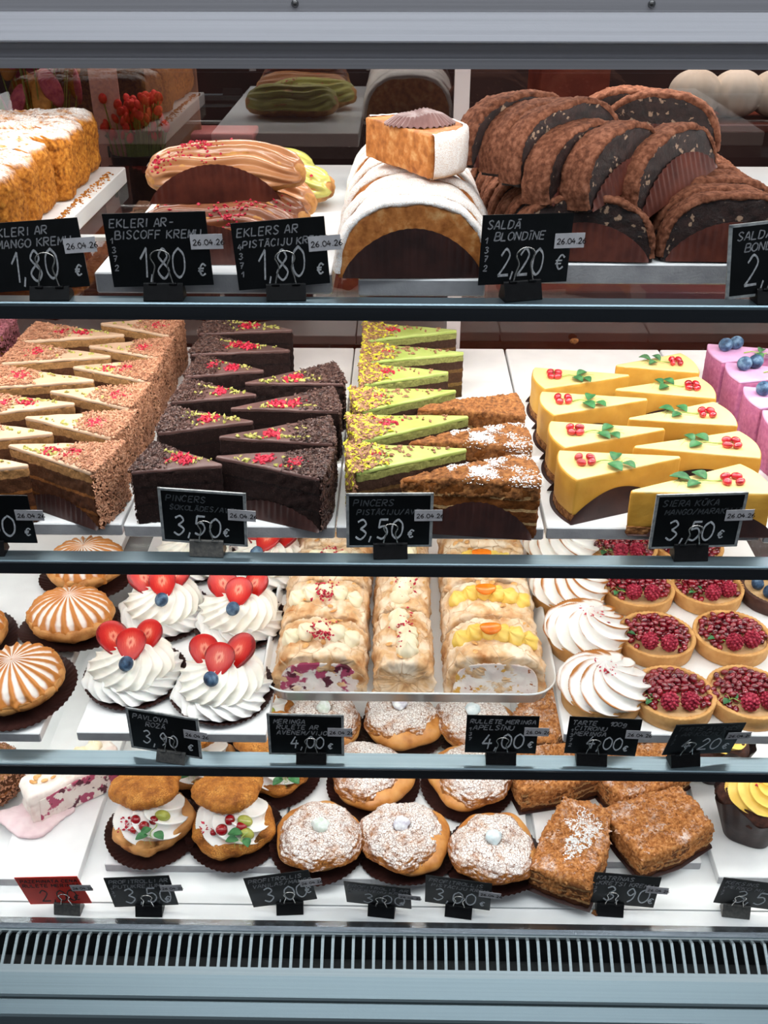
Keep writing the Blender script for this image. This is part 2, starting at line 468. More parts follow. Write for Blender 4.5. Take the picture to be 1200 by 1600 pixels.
part('plinth', MB().add(*box(XL, XR, 690, 1284, 0, 389)), m_plinth)

# ------------------------------------------------------------------ boards
def board(label, x0, x1, y0, y1, z0, z1, name='display_board', group='white boards under the pastries'):
    mb = MB(); cx, cy = (x0 + x1) / 2, (y0 + y1) / 2
    mb.add(*box(x0 - cx, x1 - cx, y0 - cy, y1 - cy, z0 - z0, z1 - z0, 1.2))
    o = mb.build(name, [m_board, m_boardshade], None, False); o.location = (cx / 1000, cy / 1000, z0 / 1000)
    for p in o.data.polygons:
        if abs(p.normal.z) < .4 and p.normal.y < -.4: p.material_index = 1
    return tag(o, label, 'tray', group)
z1, z2, z3, z4 = Z1 * 1000, Z2 * 1000, Z3 * 1000, Z4 * 1000
board('white board under the golden crumb loaves at the top left', -620, -308, 860, 1178, z1, 1197)
board('white board under the glazed eclairs on the top shelf', -244, -54, 797, 1192, z1, 1197)
board('white board under the sugared half-round slices on the top shelf', -33, 68, 793, 1180, z1, 1194)
board('white board under the cocoa-dusted slices on the top shelf', 73, 470, 826, 1190, z1, 1197)
for lb, xa, xb in (('white board under the brown shaving cakes', -459, -259.5), ('white board under the dark chocolate cake slices', -257, -59), ('white board under the green pistachio cake slices', -57.5, 136.5), ('white board under the yellow cheesecake slices', 139, 338), ('white board under the lilac cake slices', 340, 540), ('white board at the left end of the second shelf', -660, -461.5)):
    board(lb, xa, xb, 812 + (abs(xa) % 5), 1262, z2, 950)
board('white board under the domed sugar-streaked buns on the third shelf', -570, -376, 803, 1250, z3, 698)
board('white board under the strawberry meringue nests', -338, -137, 806, 1250, z3, 698)
board('white board under the red seed tarts on the third shelf', 177, 480, 812, 1250, z3, 698)
board('white board under the torn meringue slice at the lower left', -476, -377, 815, 1240, z4, 456)
board('white board under the cream-filled choux sandwiches', -350, -138, 838, 1240, z4, 456)
board('white board under the sugar-dusted profiteroles', -135, 165, 822, 1240, z4, 456)
board('white board under the crumble-covered slices', 174, 370, 852, 1240, z4, 456)
board('white board under the cup cakes at the lower right', 385, 640, 831, 1240, z4, 456)

# ------------------------------------------------------------------ handwriting (stroke font, 4 wide x 6 high)
FONT = {
'A': ['0,0 2,6 4,0', '.8,2 3.3,2'], 'Ā': ['0,0 2,5.4 4,0', '.8,2 3.3,2', '.8,6.6 3.2,6.6'], 'B': ['0,0 0,6', '0,6 3,5.8 3,3.5 0,3.1', '0,3.1 3.8,2.8 3.6,.3 0,0'],
'C': ['3.8,5 2,6.2 .2,4 .3,1.5 2,-.1 3.8,1'], 'D': ['0,0 0,6', '0,6 3.4,5 3.8,2 2.4,.2 0,0'], 'E': ['3.6,6 0,6', '0,6 0,0', '0,0 3.7,0', '0,3.1 3,3.1'], 'Ē': ['3.6,5.4 0,5.4', '0,5.4 0,0', '0,0 3.7,0', '0,2.9 3,2.9', '.4,6.7 3.2,6.7'],
'F': ['3.6,6 0,6', '0,6 0,0', '0,3.1 3,3.1'], 'G': ['3.7,5 2,6.2 .2,4 .3,1.5 2,-.1 3.8,1.6', '3.8,1.6 3.8,2.8', '3.8,2.8 2.2,2.8'], 'H': ['0,0 0,6', '4,0 4,6', '0,3 4,3'],
'I': ['1,0 1,6'], 'Ī': ['1,0 1,5.2', '-.2,6.6 2.4,6.6'], 'J': ['3,6 3,1 1.6,-.2 .2,1'], 'K': ['0,0 0,6', '3.8,6 0,2.8', '.8,3.3 3.9,0'], 'L': ['0,6 0,0', '0,0 3.6,0'],
'M': ['0,0 .2,6', '.2,6 2,2', '2,2 3.9,6', '3.9,6 4.1,0'], 'N': ['0,0 0,6', '0,6 3.8,0', '3.8,0 3.8,6'], 'Ņ': ['0,0 0,6', '0,6 3.8,0', '3.8,0 3.8,6', '2,-.8 1.7,-1.6'], 'O': ['2,6 .1,4.5 .1,1.5 2,0 3.9,1.5 3.9,4.5 2,6'],
'P': ['0,0 0,6', '0,6 3.2,5.8 3.4,3.3 0,2.8'], 'R': ['0,0 0,6', '0,6 3.2,5.8 3.3,3.5 0,3', '1,3 3.8,0'], 'S': ['3.6,5.2 2,6.2 .3,4.9 1.8,3.2 3.7,1.6 2,-.1 .1,.9'], 'Š': ['3.6,4.8 2,5.6 .3,4.5 1.8,2.9 3.7,1.4 2,-.1 .1,.9', '1,7 2,6.2', '2,6.2 3,7'],
'T': ['0,6 4,6', '2,6 2,0'], 'U': ['0,6 0,1.6 2,-.1 3.8,1.6 3.8,6'], 'Ū': ['0,5.2 0,1.6 2,-.1 3.8,1.6 3.8,5.2', '.6,6.6 3.2,6.6'], 'V': ['0,6 2,0', '2,0 4,6'], 'X': ['0,0 4,6', '0,6 4,0'], 'Z': ['0,6 3.8,6', '3.8,6 0,0', '0,0 4,0'],
'0': ['2,6 .2,4.5 .2,1.5 2,0 3.8,1.5 3.8,4.5 2,6'], '1': ['.2,3.8 2.4,6', '2.4,6 2.1,0'], '2': ['.3,4.6 2,6.1 3.7,4.6 2.2,2.2 0,0', '0,0 4,.1'], '3': ['.4,5.4 2.2,6.1 3.5,4.7 1.6,3.2', '1.6,3.2 3.8,1.8 2,-.1 0,.7'],
'4': ['2.2,6 0,2.2', '0,2.2 4,2.4', '2.9,4.2 2.6,0'], '5': ['3.6,6 .7,6', '.7,6 .4,3.5', '.4,3.5 2.6,3.9 3.8,2 2.2,0 .1,.5'], '6': ['3.3,6 .6,3.4 .3,1.3 2,-.1 3.7,1.4 2.2,3.1 .4,2'], '7': ['0,6 3.8,6', '3.8,6 1.4,0', '.9,3 3.2,3'],
'8': ['2,3.2 .5,4.6 2,6.1 3.4,4.6 2,3.2 .1,1.5 2,-.1 3.8,1.5 2,3.2'], '9': ['3.5,4.4 1.9,6.1 .4,4.3 2,2.9 3.5,4.4 3.2,1.6 1.6,0'], '€': ['3.8,5 2.2,6.1 .9,4 .9,2 2.2,0 3.8,1', '0,3.7 2.8,3.7', '0,2.4 2.6,2.4'],
',': ['1,.6 .4,-1.2'], '.': ['.8,.1 1.2,.5'], '-': ['.5,3 3.2,3'], '/': ['.2,-.4 3.4,6.4'], 'g': ['3.4,3.6 1.8,4.4 .3,2.6 1.8,.8 3.4,2.4', '3.5,4.2 3.4,-.6 1.8,-1.8 .4,-1']}
def write(mb, text, x, y, h, w=1.1, slant=.12, wob=.25, rnd=R, gap=1.5, vert=False, depth=.35, sx=1.0):
    """lay ribbon strokes on the card's front (plane x,z; towards -y); h = letter height in mm"""
    s = h / 6.0; cx = 0
    for ch in text:
        if ch == ' ': cx += 3.2; continue
        st = FONT.get(ch)
        if not st: continue
        jx, jy = rnd.uniform(-wob, wob), rnd.uniform(-wob, wob)
        for q in st:
            pts = [tuple(map(float, t.split(','))) for t in q.split()]
            P = spline([(a, b, 0) for a, b in pts], 4) if len(pts) > 2 else [Vector((a, b, 0)) for a, b in pts]
            V = []; F = []
            for i, p in enumerate(P):
                t = (P[min(i + 1, len(P) - 1)] - P[max(0, i - 1)]); t = t.normalized() if t.length else Vector((1, 0, 0))
                nn = Vector((-t.y, t.x, 0)) * (w / 2 / s) * rnd.uniform(.8, 1.15)
                for sg in (1, -1):
                    a = p + nn * sg + (t * (-.06 if i == 0 else .06 if i == len(P) - 1 else 0))
                    gx = (cx + a.x + jx + a.y * slant) * s * sx; gy = (a.y + jy) * s
                    if vert: gx, gy = -(gy), gx; gx, gy = gy * 0 + gx, -gy
                    V.append((x + gx, -depth, y + gy))
            m = len(V)
            V += [(a, b + .25, c) for a, b, c in V[:m]]
            for i in range(len(P) - 1):
                a = 2 * i; F += [(a, a + 1, a + 3, a + 2), (a, a + 2, a + 2 + m, a + m), (a + 1, a + 1 + m, a + 3 + m, a + 3)]
            mb.add(V, F)
        cx += (2.0 if ch in 'IĪ,.1' else 4.2) + gap * .9
    return cx * s
def twidth(text, h, gap=1.5):
    return sum((3.2 if c == ' ' else (2.0 if c in 'IĪ,.1' else 4.2) + gap * .9) for c in text) * h / 6.0

m_card = mat('black chalk card', [(5, 8, 10), (10, 13, 16)], 90, rough=.45, bump=.15, spec=.25)
m_cardred = mat('red card', [(206, 38, 22), (222, 50, 32)], 60, rough=.5, bump=.1)
m_chalk = mat('grey marker', [(140, 142, 146), (196, 197, 200)], 500, rough=.7, bump=0)
m_chalkhi = mat('pale marker', [(172, 176, 182), (222, 226, 230)], 500, rough=.7, bump=0)
m_chalkdim = mat('dim grey marker', [(100, 102, 106), (158, 158, 162)], 500, rough=.7, bump=0)
m_chalklow = mat('faint grey marker', [(46, 50, 54), (84, 88, 92)], 500, rough=.7, bump=0)
m_ink = mat('black ink', [(20, 12, 12)], rough=.6, bump=0)
m_sticker = mat('date sticker paper', [(178, 176, 180), (196, 194, 198)], 90, rough=.6, bump=.05)
m_sleeve = mat('clear sleeve edge', [(120, 126, 128), (170, 172, 172)], 200, rough=.3, bump=0, spec=.6)
m_clipb = mat('black binder clip', [(9, 9, 11), (18, 18, 20)], 300, rough=.42, bump=.25, bscale=800, bdist=.0003, spec=.15)
m_clipg = mat('worn grey binder clip', [(70, 70, 70), (98, 96, 92)], 300, rough=.4, bump=.3, spec=.6, metal=.4)
m_wire = metal_mat('clip wire', (205, 203, 198), .25, metal=.9)

def price_tag(pose, lines, price, label, cx=0, clip='b', side=None, sleeve=False, red=False, euro=(27, 9, 8), big=17, px=None, dim=1, tx=-34):
    X, Y, Z, lean, roll, yaw, sc = pose
    t = thing('price_tag', label, 'price tag', (X, Y, Z), math.radians(yaw), 'chalk price tags')
    w, h = 38 * sc, 55 * sc
    V, F = box(-w, w, 0, .9, 0, h)
    c = MB().add(V, F).build('card', m_cardred if red else m_card, t, False)
    c.rotation_euler = (Matrix.Rotation(math.radians(lean), 3, 'X') @ Matrix.Rotation(math.radians(roll), 3, 'Y')).to_euler()
    a = MB(); b = MB()
    y = h - 10.5
    for i, ln in enumerate(lines):
        hh = 6.2 if len(lines) < 3 else 5.6
        mw = 2 * w - 6; ww = twidth(ln, hh, 1.3)
        if ww > mw: hh *= mw / ww
        write(b, ln, tx * sc + (3 if i and not red else 0), y, hh, .95, .2, .2, gap=1.3); y -= (9 if len(lines) < 3 else 7.6)
    if side: 
        for k, ch in enumerate(side): write(b, ch, -w + 3, h * .6 - k * 7, 4.4, .8)
    qx = .60 if Z > 1.1 else .70; big *= 1.35; pw = twidth(price, big, 1.2) * qx
    x0 = px if px is not None else -pw / 2 - 3
    write(a, price, x0, 7 if big > 19 else 8, big, 2.0 if big > 19 else 1.7, .12, .3, gap=1.2, sx=qx)
    write(a, '€', euro[0], euro[1], euro[2], 1.3)
    o1 = a.build('price_writing', m_ink if red else (m_chalk if Z > 1.1 else m_chalkhi), c, False)
    o2 = b.build('name_writing', m_ink if red else (m_chalkdim if dim else m_chalklow), c, False)
    V, F = box(w - 14, w + 11, -1.0, -.6, h * .5, h * .5 + 11.5)
    s = MB().add(V, F).build('date_sticker', m_sticker, c, False)
    d = MB(); write(d, '26.04.26', w - 12, h * .5 + 3.4, 4.2, .55, 0, .05, gap=.9, depth=1.35)
    d.build('date_print', m_ink, s, False)
    if sleeve:
        e = MB(); W2, H2 = w + 2.6, h + 2.2
        for q in ((-W2, -w, -2, H2), (w, W2, -2, H2), (-W2, W2, h, H2), (-W2, W2, -2, 0)): e.add(*box(q[0], q[1], -.3, 1.3, q[2], q[3]))
        e.build('clear_sleeve', m_sleeve, c, False)
    # binder clip: sprung wedge body and a wire handle folded up over the card
    zb = -(Z * 1000 - {0: z1, 1: z2, 2: z3, 3: z4}[min(range(4), key=lambda k: abs(Z * 1000 - [z1, z2, z3, z4][k] - 11))]) + (1.5 if Z > .5 else 0)
    prof = [(-7, zb), (-7.6, zb + 1), (-2.2, 2.2), (-1.4, 3), (2.4, 3), (3.2, 2.2), (8.6, zb + 1), (8, zb)]
    n = len(prof); V = [(cx - 15.5, p, q) for p, q in prof] + [(cx + 15.5, p, q) for p, q in prof]
    F = [(i, i + n, (i + 1) % n + n, (i + 1) % n) for i in range(n)] + [tuple(range(n)), tuple(reversed(range(n, 2 * n)))]
    k = MB().add(V, F)
    for s_ in (-8, 8): k.add(*tube([(cx + s_ - 3, -2.4, 2.6), (cx + s_ + 3, -2.4, 2.6)], 1.3, 8))
    body = k.build('binder_clip', m_clipb if clip == 'b' else m_clipg, t, False)
    P = [(cx - 8, -2.6, 2.4), (cx - 6.5, -3, 10), (cx - 4.6, -3.4, 17), (cx - 7.2, -3.8, 24), (cx - 4, -4, 28.5), (cx + 1.5, -4, 29.6), (cx + 6.5, -4, 27.5), (cx + 7.8, -3.8, 23.5), (cx + 5.2, -3.4, 17), (cx + 6.6, -3, 10), (cx + 8.2, -2.6, 2.4)]
    sc_ = .82 if Z < 1.1 else 1
    P = [((p[0] - cx) * sc_ + cx, p[1], 2.4 + (p[2] - 2.4) * sc_) for p in P]
    hd = MB().add(*tube(spline(P, 4), .62, 6)).build('wire_handle', m_wire, body)
    if abs(lean) > 3: hd.rotation_euler = (math.radians(lean * .6), 0, 0)
    return t
TP = {
'T1':(-0.2803,0.7798,1.1887,-5.0,-3.8,1.5,0.961),'T2':(-0.1853,0.7799,1.1918,-0.0,-1.8,-0.4,1.040),'T3':(-0.0904,0.7820,1.1910,-2.8,-3.6,4.4,0.944),
'T4':(0.0967,0.7853,1.1936,-2.0,2.2,15.4,0.974),'T5':(0.2930,0.7800,1.1900,-4.4,-5.2,5.5,0.964),'S1':(-0.3658,0.7832,0.9491,6.3,1.7,2.2,0.973),
'S2':(-0.1755,0.7853,0.9504,2.6,2.5,-2.7,0.965),'S3':(-0.0076,0.7842,0.9494,1.0,0.5,2.6,0.951),'S4':(0.2670,0.7851,0.9508,4.0,-1.1,2.5,0.993),
'U1':(-0.2374,0.7808,0.6958,2.1,1.7,-10.5,0.947),'U2':(-0.0922,0.7805,0.6957,1.9,0.8,-0.2,0.955),'U3':(0.1074,0.7831,0.6970,2.9,0.1,-0.7,0.959),
'U4':(0.2097,0.7826,0.6967,3.4,0.7,-2.2,0.953),'U5':(0.3089,0.7843,0.6976,13.4,3.6,6.5,0.962),'V1':(-0.3865,0.7824,0.4540,7.6,-7.4,-2.8,0.986),
'V2':(-0.2869,0.7813,0.4536,4.3,-5.0,-0.1,0.988),'V3':(-0.1265,0.7862,0.4553,3.5,-8.7,3.6,0.984),'V4':(-0.0181,0.7850,0.4550,15.6,-0.4,-6.6,0.992),
'V5':(0.0721,0.7855,0.4551,7.5,0.6,-8.1,0.988),'V6':(0.2609,0.7891,0.4563,2.6,1.9,-3.6,0.981),'V7':(0.4053,0.7890,0.4563,9.6,2.0,-6.8,0.982)}
price_tag(TP['T1'], ['EKLERI AR', 'MANGO KREMU'], '1,80', 'black tag reading 1,80 at the left end of the top rail', 5)
price_tag(TP['T2'], ['EKLERI AR-', 'BISCOFF KREMU'], '1,80', 'black tag reading EKLERI AR BISCOFF KREMU, clipped under the brown eclairs', 0, side='1372', px=-17, euro=(28, 8, 9))
price_tag(TP['T3'], ['EKLERS AR', 'PISTĀCIJU KREMU'], '1,80', 'black tag reading EKLERS AR PISTACIJU, right of the eclair board', 1, side='4371', px=-19, euro=(26, 8, 8))
price_tag(TP['T4'], ['SALDĀ', ' BLONDĪNE'], '2,20', 'black tag reading SALDA BLONDINE 2,20 between sugared and cocoa-dusted slices', -1, side='1372', px=-22, big=15, euro=(25, 10, 11))
price_tag(TP['T5'], ['SALDĀ', ' BONDE'], '2,20', 'tag in a clear sleeve cut off by the right edge on the top rail', 0, sleeve=True)
price_tag(TP['S1'], ['KŪKA', '  U'], '3,50', 'black tag reading 50 euro at the left end of the second rail', -8)
price_tag(TP['S2'], ['PINCERS', 'ŠOKOLĀDES/AVEŅU'], '3,50', 'sleeved tag reading PINCERS 3,50 in a grey clip, under the dark chocolate slices', 2, clip='g', sleeve=True, dim=0, big=15, px=-28, euro=(17, 8, 8))
price_tag(TP['S3'], ['PINCERS', 'PISTĀCIJU/AVEŅU'], '3,50', 'sleeved tag reading PINCERS 3,50 in a black clip, under the green slices', 1, sleeve=True, dim=0, big=15, px=-31, euro=(16, 8, 8))
price_tag(TP['S4'], ['SIERA KŪKA', 'MANGO/MARAKUJA'], '3,50', 'sleeved tag reading 3,50 under the yellow cheesecake slices', -2, sleeve=True, dim=0, big=15, px=-26, euro=(20, 8, 8))
price_tag(TP['U1'], ['PAVLOVA', '   ROZĀ'], '3,90', 'slanting tag reading PAVLOVA 3,90 in a dull grey clip', 6, clip='g', sleeve=True, big=13, px=-24, euro=(24, 8, 8))
price_tag(TP['U2'], ['MERINGA', 'RULETE AR', 'AVENEM/VIJOLĒM'], '4,00', 'tag reading MERINGA RULETE 4,00 under the left half of the rimmed tray', 5, sleeve=True, big=12, px=-16, euro=(22, 8, 7))
price_tag(TP['U3'], ['RULLETE MERINGA', 'APELSĪNU'], '4,00', 'tag reading RULLETE MERINGA APELSINU 4,00 below the orange-topped roulades', 1, side='137', big=15, px=-20)
price_tag(TP['U4'], ['TARTE    100g', 'CITRONU', 'MERINGA'], '4,00', 'tag reading TARTE CITRONU MERINGA 100g below the toasted meringue tarts', -8, side='1372', big=13, px=-16, euro=(22, 7, 7))
price_tag(TP['U5'], ['TARTE AVEŅES', ' AR KRĒMU'], '4,20', 'tilted tag reading 4,20 below the red seed tarts', -12, side='137', dim=0, big=14, px=-20, euro=(24, 9, 9))
price_tag(TP['V1'], ['PAZEMINATA CENA', 'RULETE MERINGA'], '2,00', 'red tag with black writing reading 2,00 in a grey clip', 8, clip='g', red=True, big=16, px=-20, euro=(20, 8, 10))
price_tag(TP['V2'], ['PROFITROLLI AR', 'PUTUKREJUMU'], '3,50', 'tag reading PROFITROLLI AR PUTUKREJUMU 3,50 below the cream choux sandwiches', 3, side='137', big=19, px=-22, euro=(24, 7, 10))
price_tag(TP['V3'], ['PROFITROLLIS', 'VANIĻAS/MANGO'.replace('Ļ', 'L')], '3,00', 'tag reading VANILAS MANGO 3,00 below the leftmost sugar-dusted profiterole', 5, big=18, px=-22, euro=(26, 14, 11))
price_tag(TP['V4'], ['PROFITROLIS AR', 'DZERVEŅU KREMU'], '3,00', 'tag reading 3,00 tipped back below the middle sugar-dusted profiterole', 3, side='13', big=17, px=-18, euro=(24, 8, 8))
price_tag(TP['V5'], ['PROFITROLLIS', 'PISTĀCIJU KREMU'], '3,00', 'tag reading PISTACIJU KREMU 3,00 below the rightmost profiterole', 2, big=17, px=-28, euro=(25, 8, 8))
price_tag(TP['V6'], ['KATRĪNAS', 'KRETSI KREMU'], '3,90', 'tag reading 3,90 below the two front crumble slices', -12, side='137', big=18, px=-22, euro=(28, 7, 9))
price_tag(TP['V7'], ['KEKSIŅS'.replace('Ņ', 'N'), 'MERKO MILJU'], '3,50', 'tag reading 3,50 in a grey clip at the lower right corner', -11, clip='g', side='137', big=18, px=-18, euro=(26, 8, 9))

# ------------------------------------------------------------------ food materials
m_liner = mat('dark brown baking paper', [(40, 20, 18), (60, 32, 28)], 60, rough=.45, bump=.2, spec=.45)
m_linerred = mat('reddish brown baking paper', [(70, 32, 26), (100, 50, 38)], 60, rough=.45, bump=.2, spec=.45)
m_rasp = mat('dried raspberry crumbs', [(120, 8, 28), (186, 26, 54), (214, 60, 88)], 300, rough=.6, bump=.4)
m_pist = mat('pistachio bits', [(112, 112, 44), (166, 162, 82), (196, 182, 118)], 260, rough=.7)
m_green = mat('pea shoot leaf', [(34, 84, 48), (70, 128, 76)], 120, rough=.45, bump=.3, bscale=300, sss=.0)
m_stem = mat('pale green stem', [(132, 160, 70), (160, 184, 100)], 120, rough=.5)
m_seed = mat('pomegranate seed', [(120, 0, 14), (176, 10, 30), (208, 40, 56)], 70, rough=.12, bump=.05, coat=.8, spec=.6)
m_seeddark = mat('dark pomegranate seed', [(64, 0, 14), (124, 6, 26), (160, 20, 40)], 70, rough=.1, bump=.05, coat=1, spec=.6)
m_blue = mat('blueberry skin', [(20, 34, 58), (56, 84, 114), (112, 140, 164)], 120, rough=.5, bump=.3)
m_cream = mat('whipped cream', [(240, 236, 224), (250, 247, 238)], 60, rough=.45, bump=.12, bscale=160, spec=.4, sss=.15)
m_creamy = mat('ivory cream', [(238, 226, 190), (248, 240, 214)], 60, rough=.45, bump=.12, bscale=160, spec=.4, sss=.1)
m_yellow = mat('yellow piped cream', [(236, 196, 84), (246, 214, 118)], 60, rough=.4, bump=.08, spec=.4, sss=.1)

def sprig(mb, rnd, x, y, z, rz, L=26, leaf=9, n=3):
    """pea shoot: bent stem, paired leaves and thin tendrils"""
    c, s = math.cos(math.radians(rz)), math.sin(math.radians(rz))
    T = lambda a, b, h: (x + a * c - b * s, y + a * s + b * c, z + h)
    mb.add(*tube(spline([T(0, 0, .8), T(L * .35, 2, 2.2), T(L * .7, -1, 2), T(L, 1, 1)], 4), .75, 6, .6), 1)
    for k in range(2):
        mb.add(*tube(spline([T(L * .9, 0, 1), T(L * 1.15, 5 * (1 - 2 * k), 2.5), T(L * 1.3, 2 - 6 * k, 3), T(L * 1.5, 7 - 9 * k, .6)], 4), .28, 5, .6), 1)
    for k in range(n):
        a = L * (.45 + .5 * k / max(1, n - 1)) ; sg = 1 if k % 2 else -1
        lx, ly = a, sg * leaf * .45
        ang = math.radians(rz + sg * rnd.uniform(25, 70)); ll = leaf * rnd.uniform(.8, 1.15)
        def f(u, v):
            w = math.sin(math.pi * min(1, v * .97 + .015)) ** .8 * ll * .36
            q = (u - .5) * 2
            px = v * ll; py = q * w; pz = 1.2 + math.sin(v * 3) * 1.6 + abs(q) * w * .35
            return px, py, pz
        V, F = grid(f, 4, 6, False)
        V2 = [(a_, b_, c_ + .35) for a_, b_, c_ in V]
        o = T(lx, ly * .4, 0)
        M = TR(o[0], o[1], z, 0, 0, math.degrees(ang))
        mb.add(V, F, 0, M); mb.add(V2, [tuple(reversed(q)) for q in F], 0, M)

def liner_flap(mb, p0, p1, h, off=1.2, pleats=26, tilt=3.0, base=0.3, asym=1.0, out=0, k0=0.0, k1=1.0):
    """pleated paper standing against a side face from p0 to p1 (xy), a half-round flap"""
    p0 = Vector((*p0, 0)); p1 = Vector((*p1, 0)); d = (p1 - p0); L = d.length; d.normalize(); nn = Vector((d.y, -d.x, 0))
    nu, nv = 96, 9
    def f(u, v, o=0.0):
        e = max(.06, math.sin(math.pi * (k0 + (k1 - k0) * u)) ** .62)
        zz = base + v * h * e
        ple = math.sin(u * pleats * math.pi * 2 / 2) * .8 * v
        p = p0 + d * (L * u) + nn * (off + o + out * v * v + ple + (1 - v) * tilt)
        return (p.x, p.y, zz)
    for o, rev in ((0, False), (-.35, True)):
        V, F = grid(lambda u, v: f(u, v, o), nu, nv, False); mb.add(V, [tuple(reversed(q)) for q in F] if rev else F)
def liner_disc(r, rim=6, pleats=56, flare=5, flat=.82, wav=1.0, squash=1.0, seed=0):
    """round pleated baking paper, nearly flat with a raised fluted rim"""
    rr = random.Random(seed); ph = rr.random() * 6
    def f(u, v, o=0.0):
        a = 2 * math.pi * u
        k = max(0, (v - flat) / (1 - flat))
        rad = r * v * (1 + .02 * math.sin(3 * a + ph)) + (flare * k if k else 0) * .4
        z = .6 + rim * k ** 1.1 * (1 + .35 * math.sin(2 * a + ph)) + (math.cos(a * pleats) * wav * k)
        rad += math.sin(a * pleats) * .7 * k
        return rad * math.cos(a), rad * math.sin(a) * squash, z + o
    V, F = grid(lambda u, v: f(u, max(.02, v)), pleats * 4, 14, True, True)
    V2, F2 = grid(lambda u, v: f(u, max(.02, v), -.4), pleats * 4, 14, True, True)
    return MB().add(V, F).add(V2, [tuple(reversed(q)) for q in F2])

# ------------------------------------------------------------------ wedge shaped cake slices
def wedge_pts(L, W_, tipw=2.5, arc=4):
    """outline, tip towards -x, curved outer edge at +x; origin mid-length"""
    P = [(-L / 2, -tipw / 2)]
    for k in range(13):
        t = k / 12 * 2 - 1; P.append((L / 2 - arc * t * t, t * W_ / 2))
    P.append((-L / 2, tipw / 2)); return P
def place(o, tip, outer, z, label, first, group, L=115.0, tilt=(0, 0)):
    tx, ty = tip; ox, oy = outer
    rz = math.atan2(oy - ty, ox - tx); l = math.hypot(ox - tx, oy - ty)
    rz += R.uniform(-.035, .035)
    loc = ((tx + ox) / 2000, (ty + oy) / 2000, z)
    sc = (l / L, 1, R.uniform(.965, 1.02))
    if first:
        o.location = loc; o.rotation_euler = (0, 0, rz); o.scale = sc; o['label'] = label; o['group'] = group; return o
    return dup(o, label, loc, rz, None, sc, group)
ORD = ['front', 'second', 'third', 'fourth', 'fifth', 'sixth', 'seventh', 'eighth', 'ninth', 'tenth']
LW = 115.0

def edge(k, hw): return (LW * k, -(1.4 + (k + .5) * (hw - 1.4)))
def flake_cake(name, cat, H, m_side, m_top, m_flk, seed, topt=3.5, n_fl=620, rasp=70, pist=30, W_=60, top_frac=.30, rasp_spots=1, bare=False, mpist=None, L2=4.6, w2=1.6, m_flk2=None):
    rnd = random.Random(seed)
    t = thing(name, 'x', cat)
    V, F = prism(wedge_pts(LW, W_), 0, H - topt, 1.0, 20, 4, 170)
    V = rough(V, F, [(1.3, .16, 'n'), (1.4, .4, 'b'), (1.0, .9, 'b')], seed)
    MB().add(V, F).build('sponge', m_side, t)
    P = wedge_pts(LW + .8, W_ + .8)
    V, F = prism(P, H - topt - .3, H, 1.4, 3, 9, 110)
    V = np.array([(a, b, c + nz((a, b, 0), .05, seed) * .9) for a, b, c in V])
    MB().add(V, F).build('glaze', m_top, t)
    mb = MB()
    def smp(r):
        if r.random() < .55:
            q = r.uniform(-1, 1); z = r.uniform(1, H + .5)
            return (LW / 2 - 4 * q * q + .6, q * W_ / 2, z), (1, q * .15, .1)
        x = LW / 2 - r.random() ** 1.35 * LW * top_frac * (1 + .35 * math.sin(seed + 9 * r.random()))
        hw = W_ / 2 * (x + LW / 2) / LW
        return (x, r.uniform(-hw, hw), H + .2), (.1, 0, 1)
    ms = [m_flk] + ([m_flk2] if m_flk2 else [])
    curls(mb, rnd, smp, n_fl if not m_flk2 else int(n_fl * .74), L2, w2)
    if m_flk2: curls(mb, rnd, smp, int(n_fl * .26), L2 * 1.2, w2 * 1.15, 1)
    stuff(mb.build('chocolate_shavings', ms, t, False))
    if not bare:
        mb = MB()
        for k in range(rasp_spots):
            cx = rnd.uniform(-.05, .3) * LW if k == 0 else rnd.uniform(-.25, .1) * LW
            def s2(r):
                x = cx + r.gauss(0, 5.5); hw = W_ / 2 * (x + LW / 2) / LW * .8
                return (x, max(-hw, min(hw, r.gauss(-hw * .2, 5))), H)
            bits(mb, rnd, s2, rasp // rasp_spots, 2.0)
        stuff(mb.build('raspberry_crumbs', m_rasp, t, False))
        mb = MB()
        def s3(r):
            x = r.uniform(-.35, .28) * LW; hw = W_ / 2 * (x + LW / 2) / LW * .8
            return (x, r.uniform(-hw, hw) if r.random() < .3 else -hw * .75 + r.gauss(0, 1.5), H)
        bits(mb, rnd, s3, pist, 2.0)
        stuff(mb.build('pistachio_bits', mpist or m_pist, t, False))
    lb = MB(); hw = W_ / 2
    liner_flap(lb, edge(-.42, hw), edge(.46, hw), 21, 1.6, 30)
    lb.build('paper_liner', m_liner, t)
    return t

# dark chocolate slices
m_chocside = layered('dark chocolate sponge', [(0, (34, 18, 16)), (19, (24, 12, 11)), (21, (38, 20, 18)), (38, (24, 12, 11)), (40, (40, 22, 19))], speck=(420, (92, 62, 54), .16), bump=1, bscale=520)
m_choctop = mat('dark ganache', [(84, 58, 54), (104, 76, 72)], 30, rough=.38, bump=.15, bscale=200, spec=.5)  # paler grey-brown, the glaze's reflection put into the colour
m_chocflk = mat('dark chocolate shavings', [(44, 26, 24), (78, 54, 48), (104, 78, 70)], 160, rough=.42, bump=.2)
A = flake_cake('chocolate_cake_slice', 'cake slice', 57, m_chocside, m_choctop, m_chocflk, 3, n_fl=1500, rasp=90, pist=34, rasp_spots=2)
B = flake_cake('chocolate_cake_slice', 'cake slice', 57, m_chocside, m_choctop, m_chocflk, 8, n_fl=1500, rasp=70, pist=60)
lefts = [((-163, 832), (-240, 846)), ((-145, 920), (-236, 922)), ((-150, 985), (-234, 994)), ((-150, 1053), (-232, 1062)), ((-127, 1116), (-238, 1130)), ((-130, 1180), (-240, 1194))]
